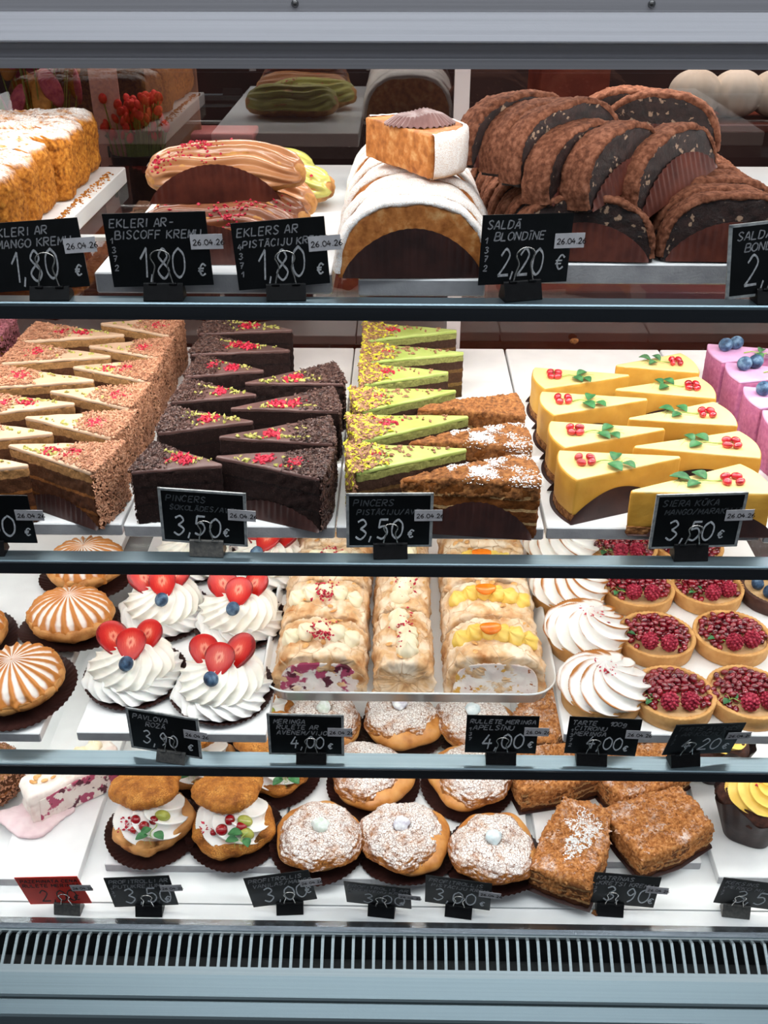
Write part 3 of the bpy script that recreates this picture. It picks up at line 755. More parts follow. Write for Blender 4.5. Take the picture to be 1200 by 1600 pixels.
rights = [((-170, 848), (-64, 834)), ((-174, 891), (-64, 905)), ((-172, 955), (-64, 977)), ((-166, 1020), (-64, 1046))]
A2 = flake_cake('chocolate_cake_slice', 'cake slice', 57, m_chocside, m_choctop, m_chocflk, 15, n_fl=1500, rasp=50, pist=44); B2_ = flake_cake('chocolate_cake_slice', 'cake slice', 57, m_chocside, m_choctop, m_chocflk, 18, n_fl=1500, rasp=100, pist=14, rasp_spots=2)
for i, (a, b) in enumerate(lefts):
    lb = 'dark chocolate slice with shavings on its left end, %s in its column' % ORD[i] if i else 'front left dark chocolate slice, red crumbs beside its shavings'
    place((A, B, A2, B2_)[i % 4], a, b, B2, lb, i < 4, 'dark chocolate cake slices')
for i, (a, b) in enumerate(rights):
    lb = 'dark chocolate slice with shavings on its right end, %s in its column' % ORD[i]
    o = place((B2_, A2, A, B)[i], a, b, B2, lb, False, 'dark chocolate cake slices')
# brown (hazelnut) slices
m_brside = layered('brown caramel sponge', [(0, (92, 50, 22)), (14, (132, 78, 34)), (17, (84, 46, 26)), (31, (150, 92, 44)), (34, (88, 52, 30)), (48, (166, 120, 74))], rough=.75)
m_brtop = mat('beige caramel glaze', [(190, 154, 126), (208, 176, 148)], 30, rough=.4, bump=.12, bscale=150, spec=.4)
m_brflk = mat('milk chocolate shavings', [(140, 92, 68), (176, 124, 94), (196, 148, 118)], 160, rough=.55, bump=.2)
A = flake_cake('caramel_cake_slice', 'cake slice', 60, m_brside, m_brtop, m_brflk, 21, n_fl=2100, rasp=60, pist=26, top_frac=.36, rasp_spots=2, W_=62, L2=4.0)
B = flake_cake('caramel_cake_slice', 'cake slice', 60, m_brside, m_brtop, m_brflk, 25, n_fl=2100, rasp=90, pist=18, top_frac=.36, W_=62, L2=4.0)
r_ = [((-368, 858), (-266, 836)), ((-372, 922), (-268, 906)), ((-366, 985), (-268, 974)), ((-360, 1052), (-268, 1042)), ((-360, 1118), (-268, 1110)), ((-364, 1186), (-268, 1178))]
l_ = [((-338, 818), (-446, 800 + 24)), ((-336, 888), (-446, 890)), ((-334, 956), (-446, 956)), ((-330, 1020), (-446, 1024)), ((-328, 1086), (-446, 1092)), ((-328, 1152), (-446, 1158))]
A2 = flake_cake('caramel_cake_slice', 'cake slice', 60, m_brside, m_brtop, m_brflk, 27, n_fl=2100, rasp=70, pist=14, top_frac=.42, W_=62, L2=4.0)
for i, (a, b) in enumerate(r_): place((A, B, A2)[i % 3], a, b, B2, 'beige-topped slice with brown shavings on its right end, %s in its column' % ORD[i], i < 3, 'beige-topped brown shaving slices')
for i, (a, b) in enumerate(l_): place((B, A2, A)[i % 3], a, b, B2, 'beige-topped slice with brown shavings on its left end, %s in its column' % ORD[i], False, 'beige-topped brown shaving slices')
# dusky pink slices cut off by the left edge
m_pkflk = mat('dusky pink shavings', [(112, 62, 66), (150, 88, 96), (176, 112, 122)], 160, rough=.6)
m_pktop = mat('rose glaze', [(196, 120, 140), (214, 150, 166)], 30, rough=.45)
A = flake_cake('berry_cake_slice', 'cake slice', 58, m_brside, m_pktop, m_pkflk, 31, n_fl=900, rasp=30, pist=5)
for i, y in enumerate((1042, 1110, 1180)): place(A, (-590, y), (-474, y), B2, 'dusky pink shaving slice at the left edge, %s from the front' % ['nearest', 'middle one', 'farthest'][i], i == 0, 'pink shaving slices')
# green pistachio slices
m_grside = layered('pistachio cake side', [(0, (74, 50, 22)), (16, (118, 90, 46)), (20, (78, 50, 30)), (33, (110, 80, 44)), (37, (70, 46, 34)), (47, (150, 150, 84))], rough=.8)
m_grtop = mat('pistachio green glaze', [(156, 174, 84), (180, 194, 110)], 30, rough=.32, bump=.12, bscale=120, spec=.5)
m_ylflk = mat('lime yellow shavings', [(190, 178, 30), (222, 212, 70)], 160, rough=.5)
m_brflk2 = mat('nutty brown shavings', [(128, 88, 62), (170, 126, 96)], 160, rough=.55)
A = flake_cake('pistachio_cake_slice', 'cake slice', 58, m_grside, m_grtop, m_brflk2, 41, n_fl=1200, rasp=16, pist=26, W_=60, top_frac=.27, m_flk2=m_ylflk, L2=5.6, w2=2.2, mpist=m_brflk2)
B = flake_cake('pistachio_cake_slice', 'cake slice', 58, m_grside, m_grtop, m_brflk2, 47, n_fl=1200, rasp=26, pist=14, W_=60, top_frac=.27, m_flk2=m_ylflk, L2=5.6, w2=2.2, mpist=m_brflk2)
g_ = [((64, 860), (-46, 842)), ((70, 934), (-46, 908)), ((60, 1004), (-46, 975)), ((54, 1046), (-42, 1040)), ((74, 1110), (-42, 1106)), ((69, 1176), (-42, 1172))]
for i, (a, b) in enumerate(g_): place(A if i % 2 == 0 else B, a, b, B2, 'green glazed pistachio slice, %s' % ('%s counted from the front' % ORD[i] if i else 'nearest the front of its board'), i < 2, 'green pistachio slices')
# honey cake wedges with crumb coat
m_honey = mat('honey cake crumbs', [(92, 54, 24), (136, 84, 42), (166, 112, 62)], 260, rough=.85, bump=.9, bscale=520)
m_honeyside = layered('honey cake layers', [(0, (104, 56, 20)), (13, (206, 168, 118)), (16, (112, 62, 24)), (27, (204, 164, 114)), (30, (120, 68, 26)), (40, (200, 158, 108)), (43, (132, 76, 30))], wob=.004)
m_powder = mat('sifted sugar', [(236, 238, 240), (250, 250, 250)], 300, rough=.9, bump=.8, bscale=900)
def honey(seed, sugar):
    rnd = random.Random(seed); t = thing('honey_cake_slice', 'x', 'cake slice')
    H = 60; Wd = 58
    V, F = prism(wedge_pts(LW, Wd, 6), 0, H - 6, 1.5, 16, 4, 130); V = rough(V, F, [(1.6, .12, 'n'), (1.8, .42, 'b'), (.8, 1.1, 'b')], seed)
    MB().add(V, F).build('layered_sponge', m_honeyside, t)
    V, F = prism(wedge_pts(LW + 1, Wd + 1, 6), H - 20, H, 3, 8, 16, 220); V = rough(V, F, [(2.2, .1, 'n'), (2.6, .34, 'b'), (1.4, .9, 'b')], seed + 1)
    V[:, 2] -= np.clip(-(V[:, 0] + 20) / 40, 0, 1.4) * 7 * (V[:, 2] > H - 22)
    MB().add(V, F).build('crumb_coating', m_honey, t)
    if sugar:
        Vt = [p for p in V if p[2] > H - 5 and p[0] > -18]
        mb = MB()
        for _ in range(4500):
            p = Vt[rnd.randrange(len(Vt))]
            if nz((p[0], p[1], 0), .06, seed) + rnd.gauss(0, .08) < -.02: continue
            k = rnd.uniform(.4, 1.1); c_, f_ = chunk(rnd, k, .6)
            mb.add(c_, f_, 0, TR(p[0] + rnd.gauss(0, .8), p[1] + rnd.gauss(0, .8), p[2] + .2, 0, 0, rnd.uniform(0, 90)))
        stuff(mb.build('powdered_sugar', m_powder, t))
    lb = MB(); liner_flap(lb, edge(-.36, Wd / 2), edge(.44, Wd / 2), 36, 2.4, 30); lb.build('paper_liner', m_liner, t)
    return t
a = honey(5, True)
place(a, (4, 812), (127, 826), B2, 'brown crumb honey cake slice with sugar, nearest the front, in dark paper', True, 'honey cake slices')
place(a, (12, 884), (127, 890), B2, 'sugar-topped brown crumb slice in the middle of three', False, 'honey cake slices')
a = honey(9, False)
place(a, (20, 958), (128, 956), B2, 'brown crumb honey cake slice without sugar, rearmost of three', True, 'honey cake slices')

# mango cheesecakes
m_mango = mat('mango cheesecake side', [(196, 142, 52), (210, 158, 66)], 50, rough=.55, bump=.35, bscale=260, spec=.3, sss=.1)  # golden side, deepened to ochre by front shade put into the colour
m_mangotop = mat('smooth mango top', [(226, 198, 130), (234, 208, 144)], 30, rough=.5, bump=.05, sss=.1)
m_base = mat('biscuit base', [(92, 52, 24), (140, 90, 48), (180, 128, 80)], 240, rough=.9, bump=1, bscale=420)
def cheesecake(seed, H=46):
    rnd = random.Random(seed); t = thing('mango_cheesecake_slice', 'x', 'cheesecake slice'); Wd = 60
    V, F = prism(wedge_pts(LW, Wd, 3, 7), 0, 9, 1, 6, 3, 150); V = rough(V, F, [(1.6, .3, 'b'), (.7, .9, 'b')], seed)
    MB().add(V, F).build('biscuit_base', m_base, t)
    V, F = prism(wedge_pts(LW, Wd, 3, 7), 8.5, H, 1.6, 10, 4, 150); V = rough(V, F, [(.7, .07, 'n'), (.25, .4, 'n')], seed)
    MB().add(V, F).build('mango_mousse', m_mango, t)
    V, F = prism(wedge_pts(LW - 1.6, Wd - 1.2, 3, 7), H - 1.5, H + .6, .9, 2, 5, 150)
    MB().add(V, F).build('mango_glaze', m_mangotop, t)
    sx = LW * .26 + rnd.uniform(-4, 4)
    sv, sf = ball(3.7, 5.0, 3.6, 14, 9, fn=lambda a, b: 1 + .12 * math.cos(b))
    me = MB().add(sv, sf).mesh('pomegranate_seed', m_seed)
    for k in range(4):
        a = k * math.pi / 2 + rnd.uniform(-.2, .2) + .6
        o = link('pomegranate_seed', me, t); o.location = ((sx + 7.6 * math.cos(a)) / 1000, (7.6 * math.sin(a) - 2) / 1000, (H + 3.8) / 1000)
        o.rotation_euler = (rnd.uniform(-.3, .3), 1.2, a + rnd.uniform(-.5, .5))
    mb = MB(); sprig(mb, rnd, sx - 8, 1, H + .6, 180 + rnd.uniform(-25, 20), 26, 16, 3); mb.build('pea_shoot', [m_green, m_stem], t)
    lb = MB(); hw = Wd / 2
    liner_flap(lb, edge(-.36, hw), edge(.5, hw), 29, 2.4, 3, tilt=1.5)
    a_, b_ = edge(.47, hw), edge(-.36, hw); liner_flap(lb, (a_[0], -a_[1]), (b_[0], -b_[1]), 29, 2.4, 3, tilt=1.5)
    V, F = prism([(p[0] * 1.03 + 2, p[1] * 1.1) for p in wedge_pts(LW, Wd, 8, 9)], .1, .6, .1, 1, 2, 90); lb.add(V, F)
    lb.build('paper_liner', m_liner, t)
    return t
A = cheesecake(2); Bc = cheesecake(6); Cc = cheesecake(13)
L_ = [((269, 872), (152, 850), 'mango cheesecake slice in the front row, its broad curved end to the left'), ((268, 934), (151, 918), 'mango cheesecake slice directly behind the front left one'), ((265, 1004), (150, 990), 'third mango cheesecake slice of the left column'), ((259, 1072), (150, 1062), 'rear mango cheesecake slice of the left column')]
R_ = [((210, 806), (338, 834), 'mango cheesecake slice partly behind the SIERA KUKA tag'), ((230, 893), (352, 905), 'second mango cheesecake slice of the right column, touching the lilac cakes'), ((236, 956), (346, 972), 'third mango cheesecake slice of the right column'), ((236, 1030), (344, 1042), 'fourth mango cheesecake slice of the right column'), ((248, 1098), (341, 1106), 'rearmost mango cheesecake slice of the right column')]
for i, (a, b, lb) in enumerate(L_): place((A, Bc)[i % 2], a, b, B2, lb, i < 2, 'mango cheesecake slices')
for i, (a, b, lb) in enumerate(R_): place((Cc, Bc)[i % 2], a, b, B2, lb, i == 0, 'mango cheesecake slices')
# lilac cakes with blueberries
m_lilac = mat('lilac mousse top', [(200, 146, 188), (214, 166, 202)], 40, rough=.5, bump=.05, sss=.1)
m_lilacside = mat('pink crumb side', [(168, 92, 134), (196, 120, 158)], 220, rough=.8, bump=.8, bscale=420)
def blueberry(r=8.5):
    def fn(a, b):
        k = 1.0
        if b > 2.55: k = 1 - .12 * (b - 2.55) / .5 * (1 + .35 * math.cos(5 * a))
        return k
    v, f = ball(r, r, r * .9, 24, 16, fn=fn)
    mb = MB().add(v, f)
    for k in range(5):
        a = k * 2 * math.pi / 5
        mb.add(*box(-.6, .6, 0, r * .2, 0, .8), 0, TR(math.cos(a) * r * .26, math.sin(a) * r * .26, r * .76, -20, 0, math.degrees(a) - 90))
    return mb.mesh('blueberry', m_blue)
me_blue = blueberry()
def lilac(seed):
    rnd = random.Random(seed); t = thing('blueberry_mousse_slice', 'x', 'cake slice'); H = 52; Wd = 56
    V, F = prism(wedge_pts(LW, Wd, 3, 6), 0, H - 2, 1.5, 14, 4, 140); V = rough(V, F, [(.8, .3, 'b'), (.6, .8, 'b')], seed)
    MB().add(V, F).build('mousse_side', m_lilacside, t)
    V, F = prism(wedge_pts(LW + .4, Wd + .4, 3, 6), H - 3, H, 1.4, 3, 6, 140); MB().add(V, F).build('mousse_top', m_lilac, t)
    for k, (x, y) in enumerate(((LW * .33, -6), (LW * .20, -12))):
        o = link('blueberry', me_blue, t); o.location = (x / 1000, y / 1000, (H + 7.4) / 1000); o.rotation_euler = (rnd.uniform(.2, 1), rnd.uniform(-.5, .5), rnd.uniform(0, 6))
    mb = MB(); sprig(mb, rnd, LW * .16, 4, H, 170, 26, 15, 3); mb.build('pea_shoot', [m_green, m_stem], t)
    return t
a = lilac(4)
for i, (x, y) in enumerate(((372, 880), (371, 940), (369, 1002), (366, 1064), (362, 1126))):
    place(a, (x + 112, y + 4), (x, y), B2, 'lilac mousse slice with two blueberries, %s at the right edge' % (ORD[i] if i else 'nearest'), i == 0, 'lilac blueberry slices')

# ------------------------------------------------------------------ shelf 1: half-round slices
def moon(name, cat, seed, wd, ht, t_, m_face, m_crust, crn, m_lin, amp=.9, lin_h=.6, liner=True, pw=.8):
    rnd = random.Random(seed); t = thing(name, 'x', cat)
    out = [(wd / 2 * math.copysign(abs(math.cos(a)) ** pw, math.cos(a)), max(0, ht * math.sin(a) ** .8 if math.sin(a) > 0 else 0)) for a in [math.pi * k / 28 for k in range(29)]]
    V, F = prism(out, -t_ / 2, t_ / 2, 1.5, 5, 7, 110)
    V = np.array([(a, -c, b) for a, b, c in V]); V = rough(V, F, [(.8, .1, 'n'), (.7, .5, 'b')], seed)
    MB().add(V, F).build('cut_slice', m_face, t)
    prof = [(-2.2, -t_/2 - .5), (-1, -t_/2 - 1.1), (1.2, -t_/2 - .5), (2.6, -t_/2 + 1.5), (3.1, -t_/4), (3.2, 0), (3.1, t_/4), (2.6, t_/2 - 1.5), (1.2, t_/2 + .5), (-1, t_/2 + 1.1), (-2.2, t_/2 + .5)]
    def f(u, v):
        a = math.pi * (.01 + .98 * u); q = v * (len(prof) - 1); i = min(int(q), len(prof) - 2); k = q - i
        o = prof[i][0] * (1 - k) + prof[i + 1][0] * k; y = prof[i][1] * (1 - k) + prof[i + 1][1] * k
        x = wd / 2 * math.copysign(abs(math.cos(a)) ** pw, math.cos(a)); z = ht * math.sin(a) ** .8
        l = math.hypot(x, z) + 1e-6; wob = 1.6 * nz((x, y * .3, z), .06, seed) * (1 if v in (0, 1) else .6)
        return x + x / l * (o + wob), y, max(.3, z + z / l * (o + wob))
    V, F = grid(f, 130, 20, False); V = rough(V, F, crn, seed + 3)
    MB().add(V, [tuple(reversed(q)) for q in F]).build('coating', m_crust, t)
    if liner:
        lb = MB(); liner_flap(lb, (-wd * .47, -t_ / 2), (wd * .47, -t_ / 2), ht * lin_h, 1.6, 34, tilt=1.0)
        lb.build('paper_liner', m_lin, t)
    return t
m_blface = mat('golden biscuit cut face', [(150, 84, 34), (196, 122, 60), (224, 170, 110)], 130, rough=.6, bump=.5, bscale=300, lo=.3, hi=.75)
m_blcrust = mat('powdered golden crust', [(196, 150, 110), (216, 176, 140)], 200, rough=.85, bump=.5, bscale=600, sugar=(-.75, .15, 60, .84))
m_saface = mat('x', [(40, 22, 18)], rough=.6)
def salami_face():
    m = NT('dark salami cut face')
    base = m.ramp(m.noise(160, 4), [(.35, lin((24, 13, 12))), (.65, lin((50, 30, 27)))])
    wv = m.n.new('ShaderNodeVectorMath'); wv.operation = 'MULTIPLY_ADD'; nt = m.n.new('ShaderNodeTexNoise'); nt.inputs['Scale'].default_value = 190; m.l.new(m.co, nt.inputs['Vector']); m.l.new(nt.outputs['Color'], wv.inputs[0]); wv.inputs[1].default_value = (.012, .012, .012); m.l.new(m.co, wv.inputs[2]); m.co = wv.outputs[0]
    d = m.voro(130, 'F1', 'Distance'); rr = m.voro(130, 'F1', 'Color')
    sp = m.n.new('ShaderNodeSeparateColor'); m.l.new(rr, sp.inputs[0])
    keep = m.sstep(sp.outputs[0], .50, .56); blob = m.sstep(d, .34, .22)
    base = m.mix(m.math('MULTIPLY', keep, blob), base, lin((156, 128, 106)))
    m.col(base); m.set(rough=.5, spec=.4); m.bump(m.noise(360, 5, .7), .8, .001); return m.m
m_saface = salami_face()
m_cocoa = mat('cocoa powder', [(78, 46, 34), (112, 70, 52), (140, 94, 74)], 220, 6, rough=.95, bump=.7, bscale=900, spec=.1)
A = moon('sugared_slice', 'pastry slice', 3, 118, 58, 23, m_blface, m_blcrust, [(.9, .12, 'n'), (.5, .5, 'n')], m_liner, lin_h=.66)
Bq = moon('sugared_slice', 'pastry slice', 9, 117, 58, 23, m_blface, m_blcrust, [(1.1, .1, 'n'), (.5, .5, 'n')], m_liner, lin_h=.5)
G = 'sugared half-round slices'
for i in range(11):
    loc = ((13 + R.uniform(-2.5, 2.5) + (2 if i % 2 else -2)) / 1000, .806 + .0268 * i, 1.194); rt = (math.radians(-4), R.uniform(-.05, .05), R.uniform(-.09, .09))
    lb = ('frontmost sugared half-round slice, its cut face and dark paper to the viewer' if i == 0 else 'sugared half-round slice, %s from the front in its row' % (['', 'second', 'third', 'fourth', 'fifth', 'sixth', 'seventh', 'eighth', 'ninth', 'tenth', 'eleventh'][i]))
    if i == 0: A.location = loc; A.rotation_euler = rt; A['label'] = lb; A['group'] = G
    elif i == 1: Bq.location = loc; Bq.rotation_euler = rt; Bq['label'] = lb; Bq['group'] = G
    else: dup((A, Bq)[i % 2], lb, loc, 0, rt, None, G)
C1 = moon('sugared_slice', 'pastry slice', 14, 100, 56, 33, m_blface, m_blcrust, [(.9, .12, 'n'), (.5, .5, 'n')], m_liner, liner=False)
p = at(652, 236, 1.273)
C1.location = (p.x - .018, p.y + .004, 1.2755); C1.rotation_euler = (math.radians(-90), 0, math.radians(-58)); C1['label'] = 'sugared slice lying flat on top of the row, a paper cup upturned on it'; C1['group'] = G
cup = MB()
def fcup(u, v, o=0):
    a = 2 * math.pi * u; r = 3 + 27 * v; k = max(0, v - .62) / .38
    return r * math.cos(a), r * .72 * math.sin(a), 7 - 6.5 * k + math.cos(a * 34) * .9 * v + 3 * math.exp(-((r * math.cos(a) - 6) / 9) ** 2) * (1 - k) + o
cup.add(*grid(lambda u, v: fcup(u, v), 140, 10, True, True)); 
V, F = grid(lambda u, v: fcup(u, v, -.4), 140, 10, True, True); cup.add(V, [tuple(reversed(q)) for q in F])
cup = cup.build('paper_cup', mat('mauve brown paper', [(124, 92, 90), (150, 116, 112)], 60, rough=.4, bump=.1), None)
cup.location = (p.x + .002, p.y + .014, 1.2925); cup.rotation_euler = (0, 0, .15); tag(cup, 'upturned brown pleated paper cup on top of the sugared slice pile', 'paper cup')
# cocoa-dusted slices
G = 'cocoa-dusted half-round slices'
cr = [(1.3, .09, 'n'), (1.0, .4, 'n'), (.7, .9, 'b')]
A = moon('cocoa_slice', 'pastry slice', 23, 116, 50, 24, m_saface, m_cocoa, cr, m_linerred, lin_h=.62)
Bq = moon('cocoa_slice', 'pastry slice', 29, 114, 51, 24, m_saface, m_cocoa, cr, m_linerred, lin_h=.62, pw=.7)
Cq = moon('cocoa_slice', 'pastry slice', 33, 104, 47, 26, m_saface, m_cocoa, cr, m_linerred, liner=True, lin_h=.5)
used = []
def cocoa(src, lb, loc, rt):
    if src not in used:
        used.append(src); src.location = loc; src.rotation_euler = rt; src['label'] = lb; src['group'] = G; return src
    return dup(src, lb, loc, 0, rt, None, G)
for i in range(9):
    cocoa((A, Bq)[i % 2], 'cocoa slice in the lower left row, %s' % ('frontmost, its red-brown paper facing out' if i == 0 else '%s from the front' % ['', 'second', 'third', 'fourth', 'fifth', 'sixth', 'seventh', 'eighth', 'ninth'][i]),
          ((150 - i * 3.5 + R.uniform(-3, 3)) / 1000, .842 + .0275 * i, B1), (math.radians(-5), 0, R.uniform(-.05, .05)))
for i in range(8):
    cocoa((Bq, A)[i % 2], 'cocoa slice in the lower right row, %s' % ('frontmost, behind the cut-off sleeved tag' if i == 0 else '%s from the front' % ['', 'second', 'third', 'fourth', 'fifth', 'sixth', 'seventh', 'eighth'][i]),
          ((272 - i * 1.0 + R.uniform(-3, 3)) / 1000, .842 + .0275 * i, B1), (math.radians(-5), 0, R.uniform(-.05, .05)))
pile = [((1048, 256), 1.263, (-8, -15, 44), A, 'cocoa slice at the front right of the upper pile, paper on its right side'),
        ((966, 247), 1.272, (-8, -12, 44), Cq, 'cocoa slice in the middle of the three leaning on the upper pile'),
        ((908, 243), 1.272, (-8, -10, 42), Cq, 'leftmost of the three cocoa slices leaning on the upper pile'),
        ((884, 216), 1.282, (-6, -8, 34), Bq, 'cocoa slice with pale nuts showing, behind the leaning three'),
        ((846, 207), 1.284, (-6, -6, 32), Cq, 'cocoa slice second from the left on the upper pile'),
        ((812, 199), 1.285, (-6, -3, 30), A, 'leftmost cocoa slice on top of the upper pile'),
        ((1030, 190), 1.284, (-4, 0, -14), Cq, 'cocoa slice at the back right of the upper pile, a paper rim behind it'),
        ((985, 184), 1.284, (-4, 0, -10), Cq, 'cocoa slice at the back of the upper pile, mostly hidden')]
for (px, z, rt, src, lb) in pile:
    q = at(px[0], px[1], z)
    cocoa(src, lb, (q.x, q.y, z - .0245), tuple(math.radians(a) for a in rt))

# ------------------------------------------------------------------ shelf 1: eclairs
m_choux = mat('baked choux', [(150, 96, 44), (190, 134, 72), (206, 156, 94)], 90, rough=.55, bump=.8, bscale=260)
m_chocgl = mat('milk chocolate glaze', [(112, 62, 38), (144, 88, 58)], 40, rough=.28, bump=.1, bscale=120, spec=.5, coat=.25)
m_cargl = mat('caramel glaze', [(164, 106, 66), (190, 134, 92)], 40, rough=.28, bump=.1, bscale=120, spec=.5, coat=.25)
m_pisgl = mat('pistachio glaze', [(176, 172, 84), (200, 196, 112)], 40, rough=.2, bump=.1, coat=.5)
def eclair(seed, m_gl, lab, rasp=60, L=138, wd=50, ht=42, liner=m_linerred):
    rnd = random.Random(seed); t = thing('eclair', lab, 'eclair', group='glazed eclairs')
    def sec(u, v, o=0.0, flat=True):
        x = (v - .5) * L; k = max(0, 1 - abs(2 * v - 1) ** 3.2) ** .42 * (1 + .05 * math.sin(v * 9 + seed))
        a = 2 * math.pi * u
        y = math.cos(a) * wd / 2 * k; z = math.sin(a) * ht / 2 * k
        z = z if z > 0 else z * .8
        l = math.hypot(y, z) + 1e-5
        bend = 4 * math.sin(v * 3.1)
        return x, y + y / l * o + bend, ht * .4 + z + z / l * o
    V, F = grid(lambda u, v: sec(u, v), 60, 60, True, True, True)
    V = rough(V, F, [(2.2, .06, 'n'), (1.2, .2, 'n'), (.5, .6, 'n')], seed)
    MB().add(V, [tuple(reversed(q)) for q in F]).build('choux_shell', m_choux, t)
    def gl(u, v):
        a = -.12 + u * 1.24; e = math.sin(math.pi * min(1, max(0, a * .9 + .1)))
        vv = .03 + .94 * v + .02 * math.sin(a * 14)
        wave = 2.0 * math.cos(a * 40 + 3 * math.sin(v * 4.2) + 1.5 * math.sin(v * 11)) * min(1, 6 * u * (1 - u) + .2) * min(1, 8 * v * (1 - v))
        edge_ = -2.2 if (u < .02 or u > .98 or v < .02 or v > .98) else 0
        return sec(.5 * a, vv, 2.4 + wave + edge_ + .6 * nz((u * 8, v * 12, 0), 1, seed))
    V, F = grid(gl, 110, 110, False)
    MB().add(V, [tuple(reversed(q)) for q in F]).build('glaze', m_gl, t)
    mb = MB()
    cs = [(rnd.uniform(.1, .9), rnd.uniform(.3, .75)) for _ in range(5)]
    for _ in range(rasp):
        c_ = rnd.choice(cs); v = min(.94, max(.05, c_[0] + rnd.gauss(0, .05))); u = min(.85, max(.15, c_[1] + rnd.gauss(0, .07)))
        q = gl(u, v); k = rnd.uniform(.9, 2.1); V, F = chunk(rnd, k)
        mb.add(V, F, 0, TR(q[0], q[1], q[2] + k * .3, rnd.uniform(-60, 60), 0, rnd.uniform(0, 360)))
    stuff(mb.build('raspberry_crumbs', m_rasp, t, False))
    lb = MB(); liner_flap(lb, (-L * .46, -wd * .5 - 1), (L * .34, -wd * .5 - 1), 33, 1.5, 40, tilt=-2.5, base=-ht * .0 + .4); lb.build('paper_liner', liner, t)
    return t
def put(o, x, y, z, rx=0, ry=0, rz=0): o.location = (x / 1000, y / 1000, z); o.rotation_euler = tuple(math.radians(a) for a in (rx, ry, rz)); return o
put(eclair(1, m_chocgl, 'chocolate-glazed eclair at the bottom front of its board, partly behind the tags', 260), -150, 842, B1, 0, 0, 1)
put(eclair(2, m_chocgl, 'chocolate-glazed eclair lying behind the front one', 60), -146, 893, B1, 0, 0, -3)
put(eclair(3, m_cargl, 'caramel-glazed eclair on top of the stack, red crumbs scattered over it', 170, wd=54), -150, 905, B1 + .0365, 4, 0, 5)
put(eclair(4, m_pisgl, 'green-glazed eclair at the right, behind the caramel one', 30, L=130), -128, 1010, B1, 0, 0, -6)
put(eclair(5, m_cargl, 'caramel-glazed eclair in the bottom layer, third from the front', 20), -146, 950, B1, 0, 0, 2)
put(eclair(6, m_pisgl, 'green-glazed eclair at the back of its board', 30, L=130), -150, 1070, B1, 0, 0, 3)

# ------------------------------------------------------------------ shelf 1: crumb loaves
m_crumb = mat('golden cake crumbs', [(120, 66, 14), (178, 108, 30), (206, 140, 54)], 240, rough=.9, bump=1, bscale=480, bdist=.0012)
m_crumbs = mat('golden crumbs with sugar', [(120, 66, 14), (178, 108, 30), (206, 140, 54)], 240, rough=.9, bump=1, bscale=480, sugar=(.5, .95, 70, .55))
for i in range(6):
    t = thing('crumb_loaf', 'golden crumb-coated loaf dusted with sugar, %s on its board' % (['nearest', 'second from the front', 'third from the front', 'fourth from the front', 'fifth from the front', 'rearmost'][i]), 'loaf cake', group='crumb-coated loaves')
    L_, w_, h_ = 170, 51, 62
    out = [(-L_/2, -w_/2)] + [(L_/2 - 8 * (k / 8 * 2 - 1) ** 4, (k / 8 * 2 - 1) * w_/2) for k in range(9)] + [(-L_/2, w_/2)]
    V, F = prism(out, 0, h_, 11, 26, 14, 260)
    V = rough(V, F, [(3.5, .05, 'n'), (2.6, .28, 'b'), (1.5, .8, 'b')], i * 4 + 1)
    MB().add(V, F).build('crumb_crust', m_crumbs, t)
    put(t, -322 - 85 - (i % 3) * 4, 872 + i * 56, B1, 0, 0, R.uniform(-3, 3))
mb = MB(); rn = random.Random(5)
for _ in range(260):
    y = rn.uniform(880, 1150); x = -322 + abs(rn.gauss(0, 5)) ; k = rn.uniform(.5, 2.0); V, F = chunk(rn, k)
    mb.add(V, F, 0, TR(min(x, -310), y, 1197 + k * .3))
tag(stuff(mb.build('cake_crumbs', m_crumb, None, False)), 'loose golden crumbs along the edge of the left board', 'crumbs')

# ------------------------------------------------------------------ attribute-driven two-tone (ridges of piped or toasted surfaces)
def ridged(name, low, high, nscale=60, lo=.35, hi=.75, rough_=.5, amt=.5, spec=.35, sss=0):
    m = NT(name); a = m.n.new('ShaderNodeAttribute'); a.attribute_name = 'ridge'
    f = m.sstep(m.math('ADD', a.outputs['Fac'], m.math('MULTIPLY', m.math('SUBTRACT', m.noise(nscale, 4), .5), amt)), lo, hi)
    m.col(m.mix(f, lin(low), lin(high))); m.set(rough=rough_, spec=spec); m.bump(m.noise(300, 4), .15, .0006)
    if sss: m.set(sss=sss)
    return m.m
def swirl(prof, n, twist, amp, seed=0, nu=240, nv=60, sharp=.8, wob=1.0):
    """piped swirl: prof = [(r,z)...] from foot to tip; spiral ridges"""
    A_ = []
    def f(u, v):
        q = v * (len(prof) - 1); i = min(int(q), len(prof) - 2); k = q - i
        k2 = k * k * (3 - 2 * k) * .0 + k
        r = prof[i][0] * (1 - k2) + prof[i + 1][0] * k2; z = prof[i][1] * (1 - k2) + prof[i + 1][1] * k2
        a = 2 * math.pi * u; ph = n * (a + twist * 2 * math.pi * v) + .5 * math.sin(3 * a + seed)
        s = 1 - abs(math.sin(ph / 2)) ** sharp
        fade = min(1, r / 14)
        A_.append(s * (.55 + .45 * min(1, r / 20)))
        rr = r + amp * (s - .4) * fade + wob * nz((math.cos(a) * r, math.sin(a) * r, z), .05, seed) * fade * 2
        return rr * math.cos(a), rr * math.sin(a), z + amp * .5 * (s - .4) * fade
    V, F = grid(f, nu, nv, True, False, True)
    return V, F, A_ + [0.5]

